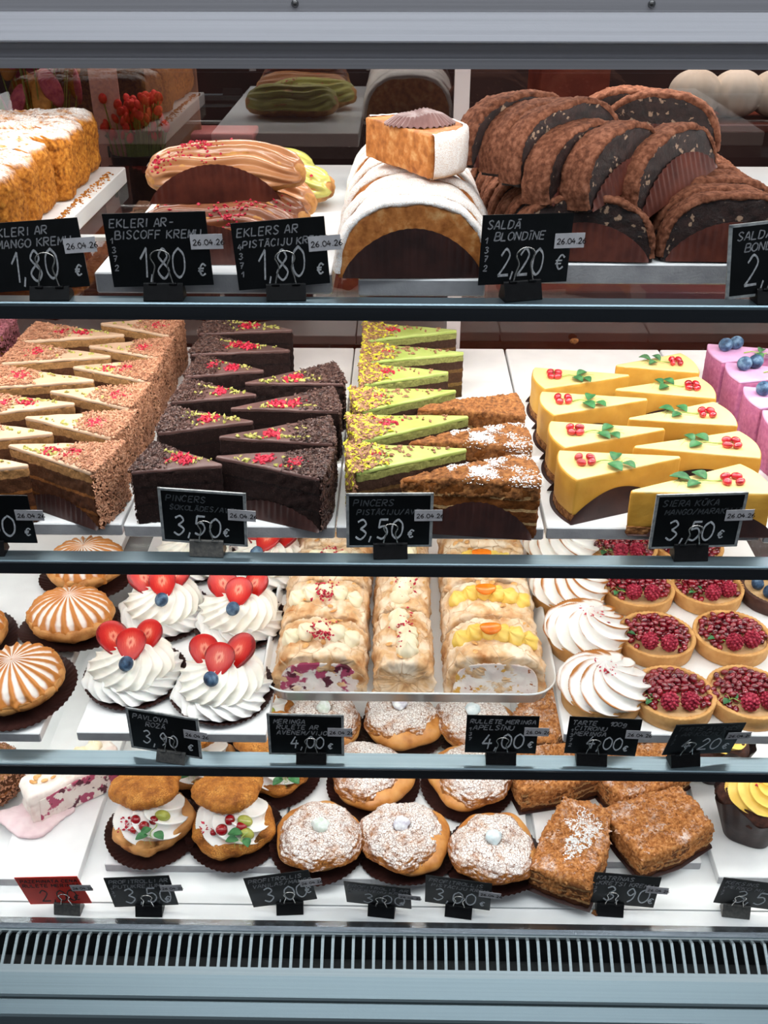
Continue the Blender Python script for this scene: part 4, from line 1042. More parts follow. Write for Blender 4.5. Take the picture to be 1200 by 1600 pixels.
# ------------------------------------------------------------------ shelf 3: domed buns
m_bun = mat('golden bun', [(160, 100, 48), (196, 138, 78), (206, 152, 92)], 60, rough=.5, bump=.5, bscale=300)
m_star = ridged('piped caramel shell with sugar in its grooves', (236, 228, 222), (196, 126, 60), 50, .06, .40, .4, .6)
def star_bun(seed, lab):
    t = thing('domed_bun', lab, 'bun', group='domed sugar-streaked buns')
    V, F = grid(lambda u, v: ((50 * math.sin(math.pi * (.08 + .5 * v)) ) * math.cos(2 * math.pi * u), 50 * math.sin(math.pi * (.08 + .5 * v)) * math.sin(2 * math.pi * u), 1.4 + 24 * (1 - math.cos(math.pi * (.08 + .44 * v)))), 90, 24, True, True, True)
    V = rough(V, F, [(3, .04, 'n'), (1.4, .15, 'n')], seed); MB().add(V, F).build('bun_base', m_bun, t)
    prof = [(46, 16), (48, 21), (47, 27), (44, 33), (39, 38.5), (32, 43), (24, 46.5), (15, 49), (7, 50.5), (2, 51)]
    V, F, A_ = swirl(prof, 20, .03, 4.2, seed, 260, 50, .9, .8)
    V = np.array(V); A_ = np.array(A_)
    low = np.clip((34 - V[:, 2]) / 16, 0, 1)
    V = rough(V, F, [(2.2, .16, 'n')], seed + 2, lambda p: max(0, min(1, (38 - p[2]) / 14)))
    MB().add(V, F, attr=A_ * .9 + low * .5).build('piped_top', m_star, t, attr='ridge')
    liner_disc(58, 7, 50, 6, .8, .8, seed=seed).build('paper_liner', m_liner, t)
    return t
put(star_bun(1, 'domed sugar-streaked bun cut off by the left edge, nearest the front'), -412, 862, B3 + .004, 4, -2, 0)
put(star_bun(2, 'whole domed sugar-streaked bun behind the nearest one'), -388, 976, B3 + .004, -3, 4, 30)
put(star_bun(3, 'domed bun at the left edge, its side cut off by the frame'), -506, 948, B3, 0, 0, 60)
put(star_bun(4, 'domed bun at the rear, hidden behind the rail'), -400, 1092, B3, 0, 0, 60)

# ------------------------------------------------------------------ shelf 3: meringue nests with strawberries
def straw_mat():
    m = NT('strawberry cut face')
    mp = m.n.new('ShaderNodeMapping'); mp.inputs['Scale'].default_value = (62, 46, 0); m.l.new(m.raw, mp.inputs[0])
    ln = m.n.new('ShaderNodeVectorMath'); ln.operation = 'LENGTH'; m.l.new(mp.outputs[0], ln.inputs[0])
    mp2 = m.n.new('ShaderNodeMapping'); mp2.inputs['Scale'].default_value = (900, 120, 100); m.l.new(m.raw, mp2.inputs[0])
    n = m.noise(1, 3, .6, mp2.outputs[0])
    d = m.math('ADD', ln.outputs[1], m.math('MULTIPLY', m.math('SUBTRACT', n, .5), .5))
    m.col(m.ramp(d, [(0, lin((196, 44, 34))), (.2, lin((236, 150, 124))), (.34, lin((214, 66, 48))), (.62, lin((196, 24, 18))), (.92, lin((176, 14, 14))), (1.0, lin((120, 6, 8)))]))
    m.set(rough=.34, spec=.4); m.bump(m.noise(500, 3), .2, .0005); return m.m
m_straw = straw_mat()
def straw_mesh(seed, L=50, w=38):
    rnd = random.Random(seed)
    def f(u, v):
        a = 2 * math.pi * u; b = math.pi * (.03 + .94 * v)
        y = math.sin(a); x = math.cos(a)
        k = 1 + .0 * y
        wy = L / 2 * y; wx = w / 2 * x * (1 - .34 * (-y if y < 0 else 0) ** 1.1 + .10 * (y if y > 0 else 0))
        wy = wy * (.86 if y > 0 else 1.08); s = math.sin(b) ** .4; z = -math.cos(b) * (1.3 if b > math.pi / 2 else 7.5)
        return wx * s, wy * s, z
    V, F = grid(f, 40, 16, True, True, True); return MB().add(V, F).mesh('strawberry_slice', m_straw)
ms_ = [straw_mesh(1), straw_mesh(2, 47, 36), straw_mesh(3, 40, 33)]
m_mer = mat('white meringue', [(242, 241, 238), (250, 249, 246)], 40, rough=.5, bump=.15, bscale=200, sss=.12)
def pavlova(seed, lab, hearts=True):
    rnd = random.Random(seed); t = thing('meringue_nest', lab, 'meringue', group='meringue nests with strawberries')
    V, F, A_ = swirl([(40, 2), (49, 4), (52, 8), (51, 13), (47, 18), (43, 21), (38, 24)], 20, .14, 5, seed, 320, 40, .7, 3.0); MB().add(V, F).build('meringue_base', m_mer, t)
    V, F, A_ = swirl([(42, 18), (45, 23), (44, 29), (40, 35), (34, 40), (26, 44), (17, 46.5), (8, 48), (2, 48.5)], 16, -.24, 4.6, seed + 3, 320, 50, .7, 2.8); MB().add(V, F).build('whipped_cream', m_cream, t)
    for k, (x, y, z, rz, m) in enumerate(((-19, 12, 53, 26, 0), (19, 13, 53, -28, 1), (2, -5, 56, -4, 2))):
        o = link('strawberry_slice', ms_[(m + seed) % 3 if k < 2 else 2], t); o.location = (x / 1000, y / 1000, z / 1000); o.rotation_euler = (math.radians(36 + rnd.uniform(-5, 5)), math.radians(rnd.uniform(-10, 10)), math.radians(rz))
    o = link('blueberry', me_blue, t); o.location = (-.002, -.0305, .0475); o.rotation_euler = (.9, rnd.uniform(-.3, .3), rnd.uniform(0, 6))
    liner_disc(55, 7, 60, 6, .82, .8, seed=seed).build('paper_liner', m_liner, t)
    return t
put(pavlova(1, 'strawberry meringue nest at the front left, its blueberry left of centre'), -294, 892, B3, 0, 0, 8)
put(pavlova(2, 'strawberry meringue nest at the front right, strawberries arranged like a heart'), -192, 868, B3, 0, 0, -4)
put(pavlova(3, 'strawberry meringue nest in the second row on the left'), -284, 1010, B3, 0, 0, 16)
put(pavlova(4, 'strawberry meringue nest in the second row, beside the rimmed tray'), -189, 994, B3, 0, 0, 0)
put(pavlova(5, 'strawberry meringue nest in the third row on the left, seen above the rail'), -268, 1128, B3, 0, 0, 30)
put(pavlova(6, 'strawberry meringue nest in the third row on the right, seen above the rail'), -166, 1112, B3, 0, 0, -20)

# ------------------------------------------------------------------ shelf 3: rimmed tray of meringue roulades
m_porc = mat('white glazed tray', [(232, 238, 242), (240, 244, 247)], 20, rough=.15, bump=0, spec=.6, coat=.4)
def tray():
    x0, x1, y0, y1 = -150, 178, 862, 1235; cx, cy = (x0 + x1) / 2, (y0 + y1) / 2; hx, hy = (x1 - x0) / 2, (y1 - y0) / 2
    def rr(a, ex, r=34):
        hx_, hy_ = hx + ex, hy + ex; P = []
        for (sx, sy, a0) in ((1, -1, -90), (1, 1, 0), (-1, 1, 90), (-1, -1, 180)):
            for k in range(9):
                t_ = math.radians(a0 + 90 * k / 8); P.append((sx * (hx_ - r) + r * math.cos(t_), sy * (hy_ - r) + r * math.sin(t_)))
        return P
    prof = [(-40, .2), (-12, .2), (-9, 1.5), (-2, 21), (0, 22.5), (1.5, 21.5), (.5, 20), (-1.5, 19.5), (-7.5, 3.5), (-14, 2.2), (-40, 2.2)]
    V = []; n = 36
    for ex, z in prof: V += [(x, y, z) for x, y in rr(0, ex, 34 + max(ex, -20))]
    F = []
    for j in range(len(prof) - 1):
        for i in range(n): a = j * n + i; b = j * n + (i + 1) % n; F.append((a, b, b + n, a + n))
    F.append(tuple(range((len(prof) - 1) * n, len(prof) * n))); F.append(tuple(reversed(range(n))))
    o = MB().add(V, F).build('serving_tray', m_porc); o.location = (cx / 1000, cy / 1000, Z3 + .001)
    return tag(o, 'large white rimmed tray with rounded corners holding the meringue roulades', 'tray')
tray()
m_merr = mat('toasted cracked meringue', [(180, 116, 60), (222, 182, 136), (242, 224, 200)], 34, rough=.6, bump=.6, bscale=260, crack=(38, (214, 178, 140), .035), lo=.3, hi=.62)
def cut_mat(name, cols):
    m = NT(name)
    base = m.ramp(m.noise(45, 3), [(.3, lin((226, 206, 200))), (.6, lin((244, 236, 228)))])
    for i, (c, sc, th) in enumerate(cols):
        f = m.sstep(m.noise(sc, 3, .6, m.n.new('ShaderNodeMapping').outputs[0] if False else m.co), th, th + .05); base = m.mix(f, base, lin(c))
    m.col(base); m.set(rough=.45); m.bump(m.noise(260, 4), .4, .001); return m.m
m_cutb = cut_mat('berry filling', [((172, 66, 100), 42, .50), ((84, 16, 40), 50, .57)])
m_cuto = cut_mat('orange filling', [((216, 164, 70), 60, .60), ((170, 96, 44), 75, .64)])
m_almond = mat('toasted almond flakes', [(206, 140, 70), (232, 190, 130)], 120, rough=.5)
m_orange = mat('candied orange', [(226, 110, 14), (244, 142, 34)], 60, rough=.2, coat=.6)
def roulade(seed, lab, wd, dp, ht, kind):
    rnd = random.Random(seed); t = thing('meringue_roulade', lab, 'roulade slice', group='meringue roulade slices')
    out = [(wd / 2 * math.copysign(abs(math.cos(a)) ** .55, math.cos(a)), ht * max(0, math.sin(a)) ** .6) for a in [math.pi * k / 28 for k in range(29)]]
    V, F = prism(out, -dp / 2, dp / 2, 3, 22, 8, 150)
    V = np.array([(a, -c, b) for a, b, c in V]); V = rough(V, F, [(4, .045, 'n'), (3.2, .13, 'n'), (1.6, .4, 'n'), (.7, .9, 'b')], seed)
    MB().add(V, F).build('meringue_roll', m_merr, t)
    if kind != 'mid':
        V, F = prism([(a * .86, b * .80 + 1.5) for a, b in out], -1.4, 1.4, .6, 2, 12, 120)
        V = np.array([(a, -c - dp / 2 - .6 - .8 * nz((a, b, 0), .05, seed), b) for a, b, c in V]); V = rough(V, F, [(1.2, .12, 'n')], seed)
        MB().add(V, F).build('filling', m_cutb if kind == 'berry' else m_cuto, t)
    mb = MB()
    N = 6 if kind == 'orange' else 5
    for k in range(N):
        q = (k + .5) / N - .5
        if kind == 'mid': x, y = rnd.uniform(-6, 6), q * dp * .8
        else: x, y = q * wd * .8, 2 + 3 * math.sin(k)
        z = ht * max(0, 1 - (abs(2 * x / wd)) ** 3.2) ** .5 + 2
        V, F = ball(wd * .105 if kind != 'mid' else 12, 13 if kind != 'mid' else 10, 9.5, 28, 14, fn=lambda a, b: 1 + .09 * math.cos(6 * a + 1.5 * b))
        V = [(a, b, c + (2.5 * max(0, 1 - (a * a + b * b) / 20))) for a, b, c in V]
        mb.add(V, F, 0, TR(x, y, z, rnd.uniform(-14, 14), -35 if kind != 'mid' else 0, rnd.uniform(-25, 25)))
    mb.build('piped_cream', m_yellow if kind == 'orange' else m_creamy, t)
    if kind == 'orange':
        V, F = ball(13, 8, 4, 24, 12); V = [(a, b, c + .02 * a * a) for a, b, c in V]
        MB().add(V, F).build('orange_segment', m_orange, t).matrix_local = TR(-wd * .06 , -1, ht + 12, 18, 8, 18).__class__(TR(-.06 * wd / 1000, -.001, (ht + 12) / 1000, 18, 8, 18))
    else:
        mb = MB(); bits(mb, rnd, lambda r: (r.gauss(0, 7), r.gauss(0, 8 if kind != 'mid' else 20), ht + 8 + r.uniform(-2, 2)), 110 if kind == 'berry' else 40, 1.6)
        stuff(mb.build('raspberry_crumbs', m_rasp, t, False))
    mb = MB()
    for _ in range(9):
        x = rnd.uniform(-.42, .42) * wd; y = rnd.uniform(-.45, .45) * dp; z = ht * max(0, 1 - (abs(2 * x / wd)) ** 3.6) ** .45 + 1.4
        V, F = ball(4.5, 3, .5, 10, 6); mb.add(V, F, 0, TR(x, y, z, rnd.uniform(-25, 25), rnd.uniform(-10, 10) + (30 if x > 0 else -30) * (abs(x) > .3 * wd), rnd.uniform(0, 180)))
    stuff(mb.build('almond_flakes', m_almond, t))
    return t
zt = Z3 + .0035
rows = ['front', 'second row', 'third row', 'rear']
for i in range(4):
    put(roulade(10 + i, 'berry roulade slice in the left column of the tray, %s' % rows[i], 104, 70, 56, 'berry'), -85, 914 + i * 76, zt, 0, 0, 0)
for i in range(3):
    put(roulade(20 + i, 'narrow roulade slice in the middle column of the tray, %s' % ['front', 'middle', 'rear'][i], 68, 96, 48, 'mid'), 7, 928 + i * 100, zt, 0, 0, 0)
for i in range(4):
    put(roulade(30 + i, 'orange roulade slice with yellow cream in the right column, %s' % rows[i], 110, 70, 56, 'orange'), 110, 916 + i * 76, zt, 0, 0, 0)

# ------------------------------------------------------------------ shelf 3: tarts
m_tart = mat('tart pastry', [(196, 142, 80), (216, 166, 104)], 80, rough=.65, bump=.35, bscale=420)
m_cust = mat('pale almond filling', [(206, 162, 110), (224, 186, 138)], 80, rough=.5, bump=.3)
m_toast = ridged('toasted meringue', (248, 246, 242), (176, 110, 44), 36, .56, 1.0, .4, .8, sss=.1)
def shell(mb, r=45, h=20):
    prof = [(0, .3), (r - 3, .3), (r - 2, 1), (r, h - 1), (r - .6, h), (r - 4.4, h), (r - 5.2, h - 1), (r - 6, h - 5), (0, h - 5)]
    def f(u, v):
        q = v * (len(prof) - 1); i = min(int(q + 1e-9), len(prof) - 2); k = q - i
        rr = prof[i][0] * (1 - k) + prof[i + 1][0] * k; z = prof[i][1] * (1 - k) + prof[i + 1][1] * k
        a = 2 * math.pi * u
        if z > h - 3 and rr > r - 5: z += .5 * math.cos(a * 52 + rr)
        return (rr + .001) * math.cos(a), (rr + .001) * math.sin(a), z
    V, F = grid(f, 156, 16, True); V = rough(V, F, [(.5, .08, 'n')], 1); return mb.add(V, F)
me_shell = shell(MB()).mesh('tart_shell', m_tart)
me_fill = MB().add(*grid(lambda u, v: ((40.5 * (1 - v) + .01) * math.cos(2 * math.pi * u), (40.5 * (1 - v) + .01) * math.sin(2 * math.pi * u), 15.5 + 3 * v + math.sin(9 * u * 6.28) * .4 * (1 - v)), 60, 8, True, False, True)).mesh('filling', m_cust)
def rasp_mesh(seed, r=9.4):
    rnd = random.Random(seed); mb = MB()
    V, F = ball(r * .84, r * .84, r * .95, 16, 10); mb.add(V, F)
    N = 62
    for k in range(N):
        z = 1 - 2 * (k + .5) / N; a = k * 2.39996; rr = math.sqrt(1 - z * z)
        V, F = ball(r * .2, r * .2, r * .17, 8, 6); V = np.array(V)
        mb.add(V, F, 0, TR(rr * math.cos(a) * r * .86, rr * math.sin(a) * r * .86, z * r * .98))
    return mb.mesh('raspberry', mat('raspberry skin', [(112, 14, 34), (160, 34, 60), (196, 78, 98)], 200, rough=.5, bump=.3, spec=.3))
me_rasp = rasp_mesh(1)
me_aril = MB().add(*ball(3.4, 4.7, 3.2, 12, 9, fn=lambda a, b: 1 + .1 * math.cos(b))).mesh('pomegranate_seed', m_seeddark)
def seed_tart(seed, lab):
    rnd = random.Random(seed); t = thing('pomegranate_tart', lab, 'tart', group='red seed tarts')
    link('tart_shell', me_shell, t); link('almond_filling', me_fill, t)
    pts = []
    for lay in range(2):
        tries = 0; n0 = len(pts)
        while tries < 900 and len(pts) - n0 < (60, 30)[lay]:
            tries += 1; a = rnd.uniform(0, 6.283); r = math.sqrt(rnd.random()) * (37.5, 28)[lay]
            x, y = r * math.cos(a), r * math.sin(a)
            if (y + 24) ** 2 + (x * .6) ** 2 < 15 ** 2: continue
            if all((x - p[0]) ** 2 + (y - p[1]) ** 2 > (34 if p[3] == lay else 0) for p in pts): pts.append((x, y, 21.5 + 4.6 * lay + rnd.uniform(-.5, .8) - (r / 36) ** 2 * 2, lay))
    for x, y, z, _ in pts:
        o = link('pomegranate_seed', me_aril, t); o.location = (x / 1000, y / 1000, z / 1000); o.rotation_euler = (rnd.uniform(-.8, .8), rnd.uniform(-.8, .8), rnd.uniform(0, 6.3))
    for k, x in enumerate((-10.5, 11)):
        o = link('raspberry', me_rasp, t); o.location = (x / 1000, (-25 + rnd.uniform(-1, 2)) / 1000, .027); o.rotation_euler = (rnd.uniform(-.3, .8), rnd.uniform(-.3, .3), rnd.uniform(0, 6)); o.scale = (1.04, 1.04, 1.0)
    mb = MB(); sprig(mb, rnd, -14, -20, 22, 150 + rnd.uniform(-20, 20), 16, 10, 2); mb.build('leaf_sprig', [m_green, m_stem], t)
    return t
tp = [((300, 858), 'nearest the CITRONU tag', 0), ((381, 860), 'in the front row, cut off by the right edge', 8), ((303, 960), 'in the second row, left of its pair', -6), ((392, 964), 'in the second row at the right edge', 10), ((301, 1058), 'in the third row, left one', 0), ((388, 1062), 'in the third row, right one, with a brighter raspberry', 20), ((300, 1152), 'in the rear row, left one', 4), ((388, 1156), 'in the rear row, right one', -9)]
for k, ((x, y), lb, rz) in enumerate(tp): put(seed_tart(50 + k, 'pomegranate seed tart with two raspberries, ' + lb), x, y, B3, 0, 0, rz)
def mer_tart(seed, lab):
    rnd = random.Random(seed); t = thing('meringue_tart', lab, 'tart', group='toasted meringue tarts')
    link('tart_shell', me_shell, t)
    prof = [(36, 15), (43, 17), (46, 21), (46, 26), (43, 32), (38, 37), (31, 42), (22, 46.5), (13, 50), (6, 53), (1.5, 55.5)]
    V, F, A_ = swirl(prof, 11, .38, 8, seed, 320, 70, .75, 1.2)
    A_ = np.array(A_) * (1.0 + .8 * np.array([nz(p, .035, seed) for p in V]))
    MB().add(V, F, attr=A_).build('meringue_swirl', m_toast, t, attr='ridge')
    mb = MB(); bits(mb, rnd, lambda r: (r.gauss(0, 6), r.gauss(-4, 7), 50.5 - .0 + r.uniform(-1, 1)), 34, 1.5); stuff(mb.build('raspberry_crumbs', m_rasp, t, False))
    return t
for k, ((x, y), lb) in enumerate((((224, 864), 'nearest the CITRONU tag'), ((221, 962), 'second from the front'), ((213, 1050), 'third from the front, half hidden by the rail'), ((216, 1144), 'at the rear, glimpsed above the rail'))):
    put(mer_tart(70 + k, 'lemon tart with toasted meringue swirl, ' + lb), x, y, B3, 0, 0, k * 40)
t = thing('chocolate_tart', 'dark chocolate tart with blueberries cut off by the right edge', 'tart', (.475, 1.06, B3))
o = MB().add(*[shell(MB()).v[0] * 1, shell(MB()).f]).build('tart_shell', mat('dark tart pastry', [(58, 34, 28), (84, 54, 44)], 80, rough=.7), t)
link('filling', me_fill, t)
for k in range(9):
    a = k * .8; q = link('blueberry', me_blue, t); q.location = (.026 * math.cos(a) * (k > 0), .026 * math.sin(a) * (k > 0), .0245); q.rotation_euler = (k, .5 * k, k)

# ------------------------------------------------------------------ shelf 4 (deck)
m_crack = mat('cracked craquelin', [(120, 66, 26), (166, 102, 44), (190, 126, 62)], 90, rough=.75, bump=.8, bscale=420, crack=(270, (120, 70, 34), .07), sugar=(.4, .9, 34, .60))
m_crackbare = mat('golden craquelin', [(150, 86, 30), (196, 124, 48), (216, 150, 70)], 80, rough=.6, bump=.9, bscale=420, crack=(330, (164, 98, 42), .08))
m_shellc = mat('glossy choux', [(170, 104, 44), (204, 140, 72), (216, 160, 94)], 40, rough=.38, bump=.2, bscale=200, spec=.5)
def dome(r, h, z0, seed, layers, nu=120, nv=44, lo=.04, hi=.97, open_=False, lob=.05, squash=1.0):
    def f(u, v):
        a = 2 * math.pi * u; b = math.pi * (1 - (lo + (hi - lo) * v))
        k = 1 + lob * math.sin(3 * a + seed) + lob * .6 * math.sin(5 * a + 2 * seed)
        rr = r * math.sin(b) ** .8 * k
        return rr * math.cos(a), rr * math.sin(a) * squash, z0 + h / 2 * (1 + math.cos(b) * 1.0)
    V, F = grid(f, nu, nv, True, True, True)
    return rough(V, F, layers, seed), F
def profiterole(seed, lab, cr=(6, 0, 10)):
    rnd = random.Random(seed); t = thing('profiterole', lab, 'choux bun', group='sugar-dusted profiteroles')
    V, F = dome(50, 36, 1.5, seed, [(3.5, .03, 'n'), (1.2, .08, 'n')], lob=.04)
    MB().add(V, F).build('choux_shell', m_shellc, t)
    def f(u, v):
        a = 2 * math.pi * u; b = v * 1.42
        k = 1 + .05 * math.sin(3 * a + seed) + .03 * math.sin(7 * a)
        rr = 49.5 * math.sin(b) ** .95 * k; z = 12 + 33 * max(0, math.cos(b)) ** .55
        hole = math.exp(-(rr / 9) ** 4) * 7
        return rr * math.cos(a) + .01, rr * math.sin(a), z - hole
    V, F = grid(lambda u, v: f(u, .02 + .98 * (1 - v)), 170, 60, True, False, True); V = rough(V, F, [(2.6, .06, 'n'), (2.2, .19, 'b'), (1.0, .5, 'b')], seed + 1)
    MB().add(V, F).build('craquelin_top', m_crack, t).location = (cr[0] * -.001, cr[2] * .0004, 0)
    V, F = ball(10, 9, 7, 30, 18); V = rough(V, F, [(2.0, .14, 'n'), (.8, .4, 'n')], seed)
    MB().add(V, F, 0, TR(-cr[0], cr[2] * .4, 45)).build('filling_dollop', mat('dusted filling', [((196, 214, 220), (190, 206, 190), (176, 170, 190))[seed % 3], (236, 240, 242)], 120, rough=.7), t)
    liner_disc(56, 6, 54, 5, .84, .7, seed=seed).build('paper_liner', m_liner, t)
    return t
D = [((-93, 868), 'leftmost in the front row, white cream in its centre', 3), ((15, 866), 'in the middle of the front row, greenish dollop', 1), ((119, 852), 'rightmost in the front row, lilac dollop', 2),
     ((-30, 965), 'in the second row, half hidden by the rail, left one', 0), ((94, 966), 'in the second row, right one, with a caramel side', 4), ((-100, 1062), 'in the third row, glimpsed through the glass behind the tag', 6), ((10, 1072), 'in the third row, second from the left', 7), ((112, 1070), 'in the third row, rightmost', 8)]
for (x, y), lb, sd in D: o = profiterole(sd + 1, 'sugar-dusted profiterole ' + lb); o.scale = (1.05, 1.05, 1.05); put(o, x, y, B4, 0, 0, sd * 50)

m_redb = mat('red currant', [(120, 4, 14), (170, 14, 30)], 60, rough=.12, bump=0, coat=.8)
m_grape = mat('green grape half', [(146, 152, 60), (182, 186, 96)], 60, rough=.2, bump=0, coat=.5, sss=.2)
def choux_sandwich(seed, lab, kind):
    rnd = random.Random(seed); t = thing('choux_sandwich', lab, 'choux bun', group='cream choux sandwiches')
    V, F = dome(50, 40, 1.5, seed, [(4, .035, 'n'), (2, .1, 'n'), (1.1, .35, 'b')], hi=.62, lob=.05)
    MB().add(V, F).build('choux_base', m_crackbare if kind else m_bun, t)
    V, F, A_ = swirl([(30, 16), (40, 19), (43, 25), (42, 31), (38, 38), (31, 45), (22, 50), (10, 53), (2, 54)], 7, .5, 8, seed, 260, 60, .7, 1.2)
    MB().add(V, F).build('whipped_cream', m_mer, t)
    V, F = dome(43, 34, 0, seed + 5, [(3, .04, 'n'), (2.2, .16, 'b'), (1.0, .5, 'b')], lo=.30, hi=.97, lob=.06, nu=160, nv=60)
    MB().add(V, F, 0, TR(-5, 18, 41, -14, 2, 20 * seed)).build('choux_cap', m_crackbare, t)
    for k, (x, y, z, r) in enumerate(((-14, -22, 47, 6), (-3, -30, 44, 6.4), (8, -24, 47, 5.6), (-16, -32, 41, 4.2)) if kind == 0 else ((2, -20, 50, 6.4), (-6, -31, 44, 7.4), (17, -25, 45, 7), (-16, -33, 41, 4))):
        V, F = ball(r, r, r, 18, 12); o = MB().add(V, F).build('red_berry', m_redb, t); o.location = (x / 1000, y / 1000, z / 1000)
    V, F = ball(9.5, 8, 6.5, 22, 12); MB().add(V, F, 0, TR(18 if not kind else 20, -18, 48, -30, 20, 0)).build('grape_half', m_grape, t)
    if kind:
        MB().add(V, F, 0, TR(24, -30, 40, -40, 30, 0)).build('grape_half', m_grape, t)
    mb = MB(); bits(mb, rnd, lambda r: (r.uniform(-34, 0), -20 + r.uniform(-16, 6), 46 - abs(r.gauss(0, 4))), 26, 1.7); stuff(mb.build('raspberry_crumbs', m_rasp, t, False))
    mb = MB(); sprig(mb, rnd, 12 if not kind else 26, -26, 44, 255, 22, 17, 3); mb.build('pea_shoot', [m_green, m_stem], t)
    liner_disc(58, 6, 54, 6, .82, .8, seed=seed).build('paper_liner', m_liner, t)
    return t
put(choux_sandwich(1, 'cream choux sandwich at the front left with dark berries and a long pea shoot', 0), -300, 888, B4, 0, 0, 4)
put(choux_sandwich(2, 'cream choux sandwich at the front right with three red currants and grapes', 1), -199, 884, B4, 0, 0, -4)
put(choux_sandwich(3, 'cream choux sandwich in the second row on the left, mostly hidden', 0), -262, 990, B4)
put(choux_sandwich(4, 'cream choux sandwich in the second row on the right, leaf at its edge', 1), -160, 982, B4)
put(choux_sandwich(5, 'cream choux sandwich in the third row on the left, glimpsed through the glass', 0), -300, 1080, B4)
put(choux_sandwich(6, 'cream choux sandwich in the third row on the right, glimpsed through the glass', 1), -194, 1078, B4)

# crumble slices
m_crbl = mat('brown crumble', [(124, 72, 30), (176, 112, 58), (206, 150, 94)], 230, rough=.9, bump=1, bscale=480, sugar=(.45, .95, 30, .38))
m_puff = layered('puff pastry layers', [(0, (96, 52, 28)), (8, (186, 142, 92)), (11, (118, 70, 38)), (17, (196, 150, 100)), (20, (122, 74, 42)), (27, (190, 146, 96)), (30, (130, 80, 44))], wob=.006)
def crumble(seed, lab, L=108, w=82, H=40, patch=True):
    rnd = random.Random(seed); t = thing('crumble_slice', lab, 'pastry slice', group='crumble-covered cream slices')
    out = [(-L/2, -w/2), (0, -w/2 - 2), (L/2, -w/2 * .8), (L/2 + 2, 0), (L/2, w/2 * .84), (0, w/2 + 2), (-L/2, w/2), (-L/2 - 2, 0)]
    V, F = prism(out, 0, H - 6, 3, 14, 4, 200); V = rough(V, F, [(2, .08, 'n'), (2.2, .3, 'b'), (1.0, .8, 'b')], seed); MB().add(V, F).build('layered_pastry', m_puff, t)
    V, F = prism([(a * 1.02, b * 1.02) for a, b in out], 7, H, 6, 16, 34, 300); V = rough(V, F, [(3.5, .04, 'n'), (3.0, .2, 'b'), (2.0, .5, 'b'), (1.0, 1.1, 'b')], seed + 1)
    MB().add(V, F).build('crumble_topping', m_crbl, t)
    mb = MB(); Vt = [p for p in V if p[2] > H - 7]
    for _ in range(900):
        p = rnd.choice(Vt); k = rnd.uniform(.8, 2.4); c_, f_ = chunk(rnd, k, .5)
        mb.add(c_, f_, 0, TR(p[0], p[1], p[2] + .2, rnd.uniform(-30, 30), rnd.uniform(-30, 30), rnd.uniform(0, 360), (1.7, 1, 1)))
    if patch:
        for _ in range(7000):
            p = rnd.choice(Vt)
            if math.hypot((p[0] - 12) / 30, (p[1] + 4) / 17) + nz(p, .06, seed) > 1 or nz(p, .2, seed) < -.15: continue
            k = rnd.uniform(.5, 1.4); c_, f_ = chunk(rnd, k, .6); mb.add(c_, f_, 1, TR(p[0] + rnd.gauss(0, 1), p[1] + rnd.gauss(0, 1), p[2] + .8))
    stuff(mb.build('loose_crumbs', [m_crbl, m_powder], t, False))
    V, F = prism([(a * 1.06, b * 1.08) for a, b in out], .1, 1.0, .3, 1, 3, 80); MB().add(V, F).build('paper_liner', m_liner, t)
    return t
put(crumble(1, 'crumble slice standing nearest the front, white sugar patch on it', 122, 72), 214, 852, B4 + .001, 0, 0, 66)
put(crumble(2, 'crumble slice at the right of its board, pale flakes on top', 108, 84, patch=False), 322, 884, B4 + .001, 0, 0, 24)
put(crumble(3, 'crumble slice at the back left of its board, beside the profiteroles', 118, 72, patch=False), 208, 975, B4 + .001, 0, 0, 14)
put(crumble(4, 'crumble slice at the back right, dark cut edge facing forward', 116, 70, patch=False), 318, 972, B4 + .001, 0, 0, 26)
put(crumble(5, 'crumble slice glimpsed through the glass behind the CITRONU tag', 104, 66, patch=False), 205, 1078, B4 + .001, 0, 0, 60)
put(crumble(6, 'crumble slice glimpsed through the glass near the tilted tag', 104, 66, patch=False), 320, 1066, B4 + .001, 0, 0, 10)

